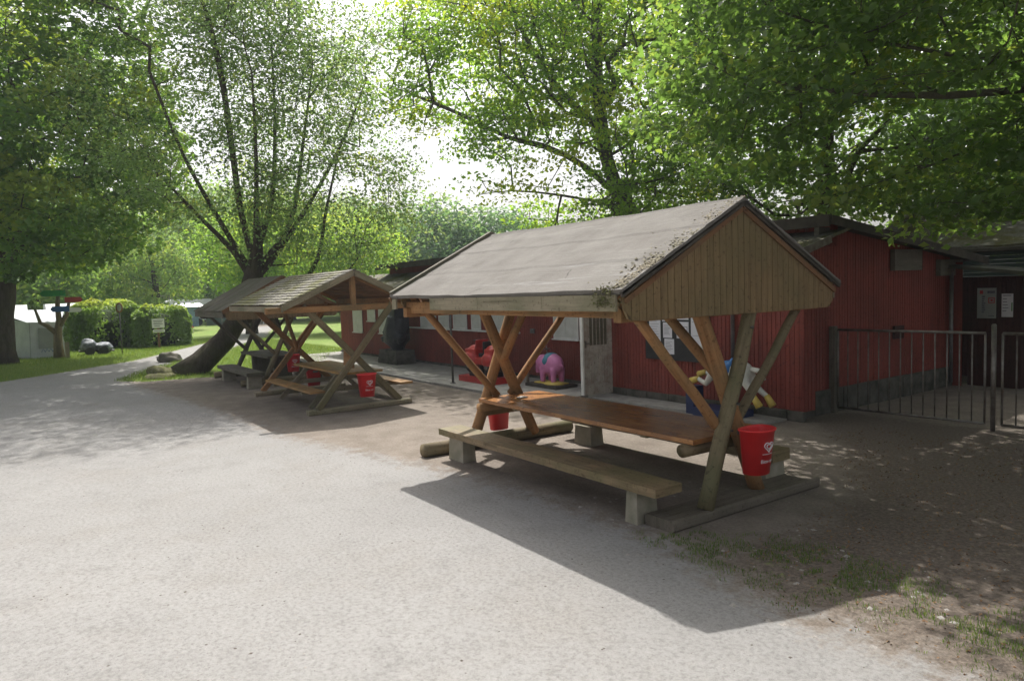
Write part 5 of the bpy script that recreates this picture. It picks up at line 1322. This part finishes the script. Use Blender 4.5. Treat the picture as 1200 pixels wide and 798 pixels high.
# ------------------------------------------------------------------ grass, stones, litter
def blades(name, pts, h, mat, tintc, label):
    n_ = len(pts); ang = rng.uniform(0, 2*PI, n_); lean = rng.uniform(.1, .7, n_); H = h*rng.uniform(.5, 1.3, n_); wd = .0018+H*.018
    d = np.stack([np.cos(ang), np.sin(ang), np.zeros(n_)], 1); s_ = np.stack([-np.sin(ang), np.cos(ang), np.zeros(n_)], 1)*wd[:, None]
    P = pts; Mid = P+d*(H*lean*.35)[:, None]+np.array([0, 0, 1])*(H*.6)[:, None]; Tp = P+d*(H*lean)[:, None]+np.array([0, 0, 1])*(H*.95)[:, None]
    V = np.stack([P-s_, P+s_, Mid+s_*.7, Mid-s_*.7, Tp], 1).reshape(-1, 3); i = np.arange(n_)*5
    F = np.stack([np.stack([i, i+1, i+2], 1), np.stack([i, i+2, i+3], 1), np.stack([i+3, i+2, i+4], 1)], 1).reshape(-1, 3)
    me = np_mesh(name, V, F, {'tint': np.repeat(np.clip(rng.normal(tintc, .18, n_), 0, 1), 5)}, [mat])
    o = bpy.data.objects.new(name, me); COL.objects.link(o); o['kind'] = 'stuff'; o['label'] = label; o['category'] = 'grass'
def pts_in(n, x0, x1, y0, y1, test):
    x = rng.uniform(x0, x1, n); y = rng.uniform(y0, y1, n); k = test(x, y); x, y = x[k], y[k]
    z = np.array([gheight(a, b) for a, b in zip(x, y)]); return np.stack([x, y, z], 1)
def cl(x, y, s): return np.array([mnoise.noise(Vector((a*s, b*s, 1.3))) for a, b in zip(x, y)])
P_ = pts_in(60000, -5.2, .3, 4.3, 6.2, lambda x, y: (np.maximum(np.maximum(1-np.hypot((x+3.2)/1.4, (y-5.1)/.75), 1-np.hypot((x+1.6)/1.6, (y-5.0)/.6)), 1-np.hypot((x+4.1)/1.0, (y-4.95)/.45)) > rng.uniform(0, 1, len(x))**1.2) & (cl(x, y, 3.5)+.5*cl(x, y, 11) > -.05))
blades('grass_tufts', P_[:9000], .030, 'leaf_grass', .5, 'sparse thin grass tufts where the trodden soil meets the light gravel')
P_ = pts_in(170000, -46, -23, -1.0, 12, lambda x, y: (np.maximum(poly_sd(x, y, GRASS_L), poly_sd(x, y, ISLAND)) > -.12) & (rng.uniform(0, 1, len(x)) < .9))
blades('meadow_grass', P_, .10, 'leaf_grass', .62, 'short mown meadow grass beside the gravel path')
# stones, small twigs and dead leaves
def scatter_stones(name, pts, smin, smax, mat, label, cat, flat=.55):
    n_ = len(pts); oct_ = np.array([[1, 0, 0], [0, 1, 0], [-1, 0, 0], [0, -1, 0], [0, 0, 1.0]]); fc = np.array([[0, 1, 4], [1, 2, 4], [2, 3, 4], [3, 0, 4]])
    s = smin+(smax-smin)*rng.random(n_)**3; a = rng.uniform(0, 2*PI, n_)
    V = np.zeros((n_, 5, 3)); sc_ = rng.uniform(.6, 1.3, (n_, 5, 1))
    base = oct_[None]*sc_*s[:, None, None]; base[..., 2] *= flat
    c, s2 = np.cos(a)[:, None], np.sin(a)[:, None]
    V[..., 0] = base[..., 0]*c-base[..., 1]*s2+pts[:, 0:1]; V[..., 1] = base[..., 0]*s2+base[..., 1]*c+pts[:, 1:2]; V[..., 2] = base[..., 2]+pts[:, 2:3]-.001
    F = (fc[None]+(np.arange(n_)*5)[:, None, None]).reshape(-1, 3)
    me = np_mesh(name, V.reshape(-1, 3), F, None, [mat]); o = bpy.data.objects.new(name, me); COL.objects.link(o); o['kind'] = 'stuff'; o['label'] = label; o['category'] = cat
scatter_stones('gravel', pts_in(16000, -14, 0, -.5, 10.5, lambda x, y: cl(x, y, .8) > -.25), .002, .011, 'pebble', 'loose pebbles strewn over the gravel yard', 'gravel')
scatter_stones('gravel', pts_in(1500, -13, 0, -.5, 5.2, lambda x, y: cl(x, y, .6) > -.3), .004, .017, 'dark_grit', 'dark grit and bark crumbs on the pale gravel yard', 'gravel', .4)
scatter_stones('gravel', pts_in(500, -6, 0, 4.0, 6.5, lambda x, y: cl(x, y, .9) > -.2), .008, .035, 'pebble', 'larger pale stones along the edge of the gravel', 'gravel', .5)
P_ = pts_in(9000, -6, 1, 4.45, 11, lambda x, y: (poly_sd(x, y, DUFF2) > -.1) & (cl(x, y, 1.7) > -.3))
n_ = len(P_); P_[:, 2] += .006
me_o = leaf_mesh('fallen_leaves', P_, rng.normal(size=(n_, 3))*.35+np.array([0, 0, 1]), rng.uniform(.012, .034, n_), rng.random(n_), 'dead_leaf', None, .6)
me_o['kind'] = 'stuff'; me_o['label'] = 'brown fallen leaves and bark bits on the shaded soil'; me_o['category'] = 'fallen leaves'

# ------------------------------------------------------------------ summer air
mt = bpy.data.materials.new('air'); mt.use_nodes = True; n = mt.node_tree; n.nodes.clear()
out = n.nodes.new('ShaderNodeOutputMaterial'); pv = n.nodes.new('ShaderNodeVolumePrincipled')
pv.inputs['Density'].default_value = .0007; pv.inputs['Color'].default_value = (.86, .93, 1, 1); pv.inputs['Anisotropy'].default_value = .25
n.links.new(pv.outputs[0], out.inputs['Volume']); MATS['air'] = mt
mb = MB(); mb.box(-125, 12, -60, 75, -1, 24)
o = mb.build('haze', 'air'); o['kind'] = 'stuff'
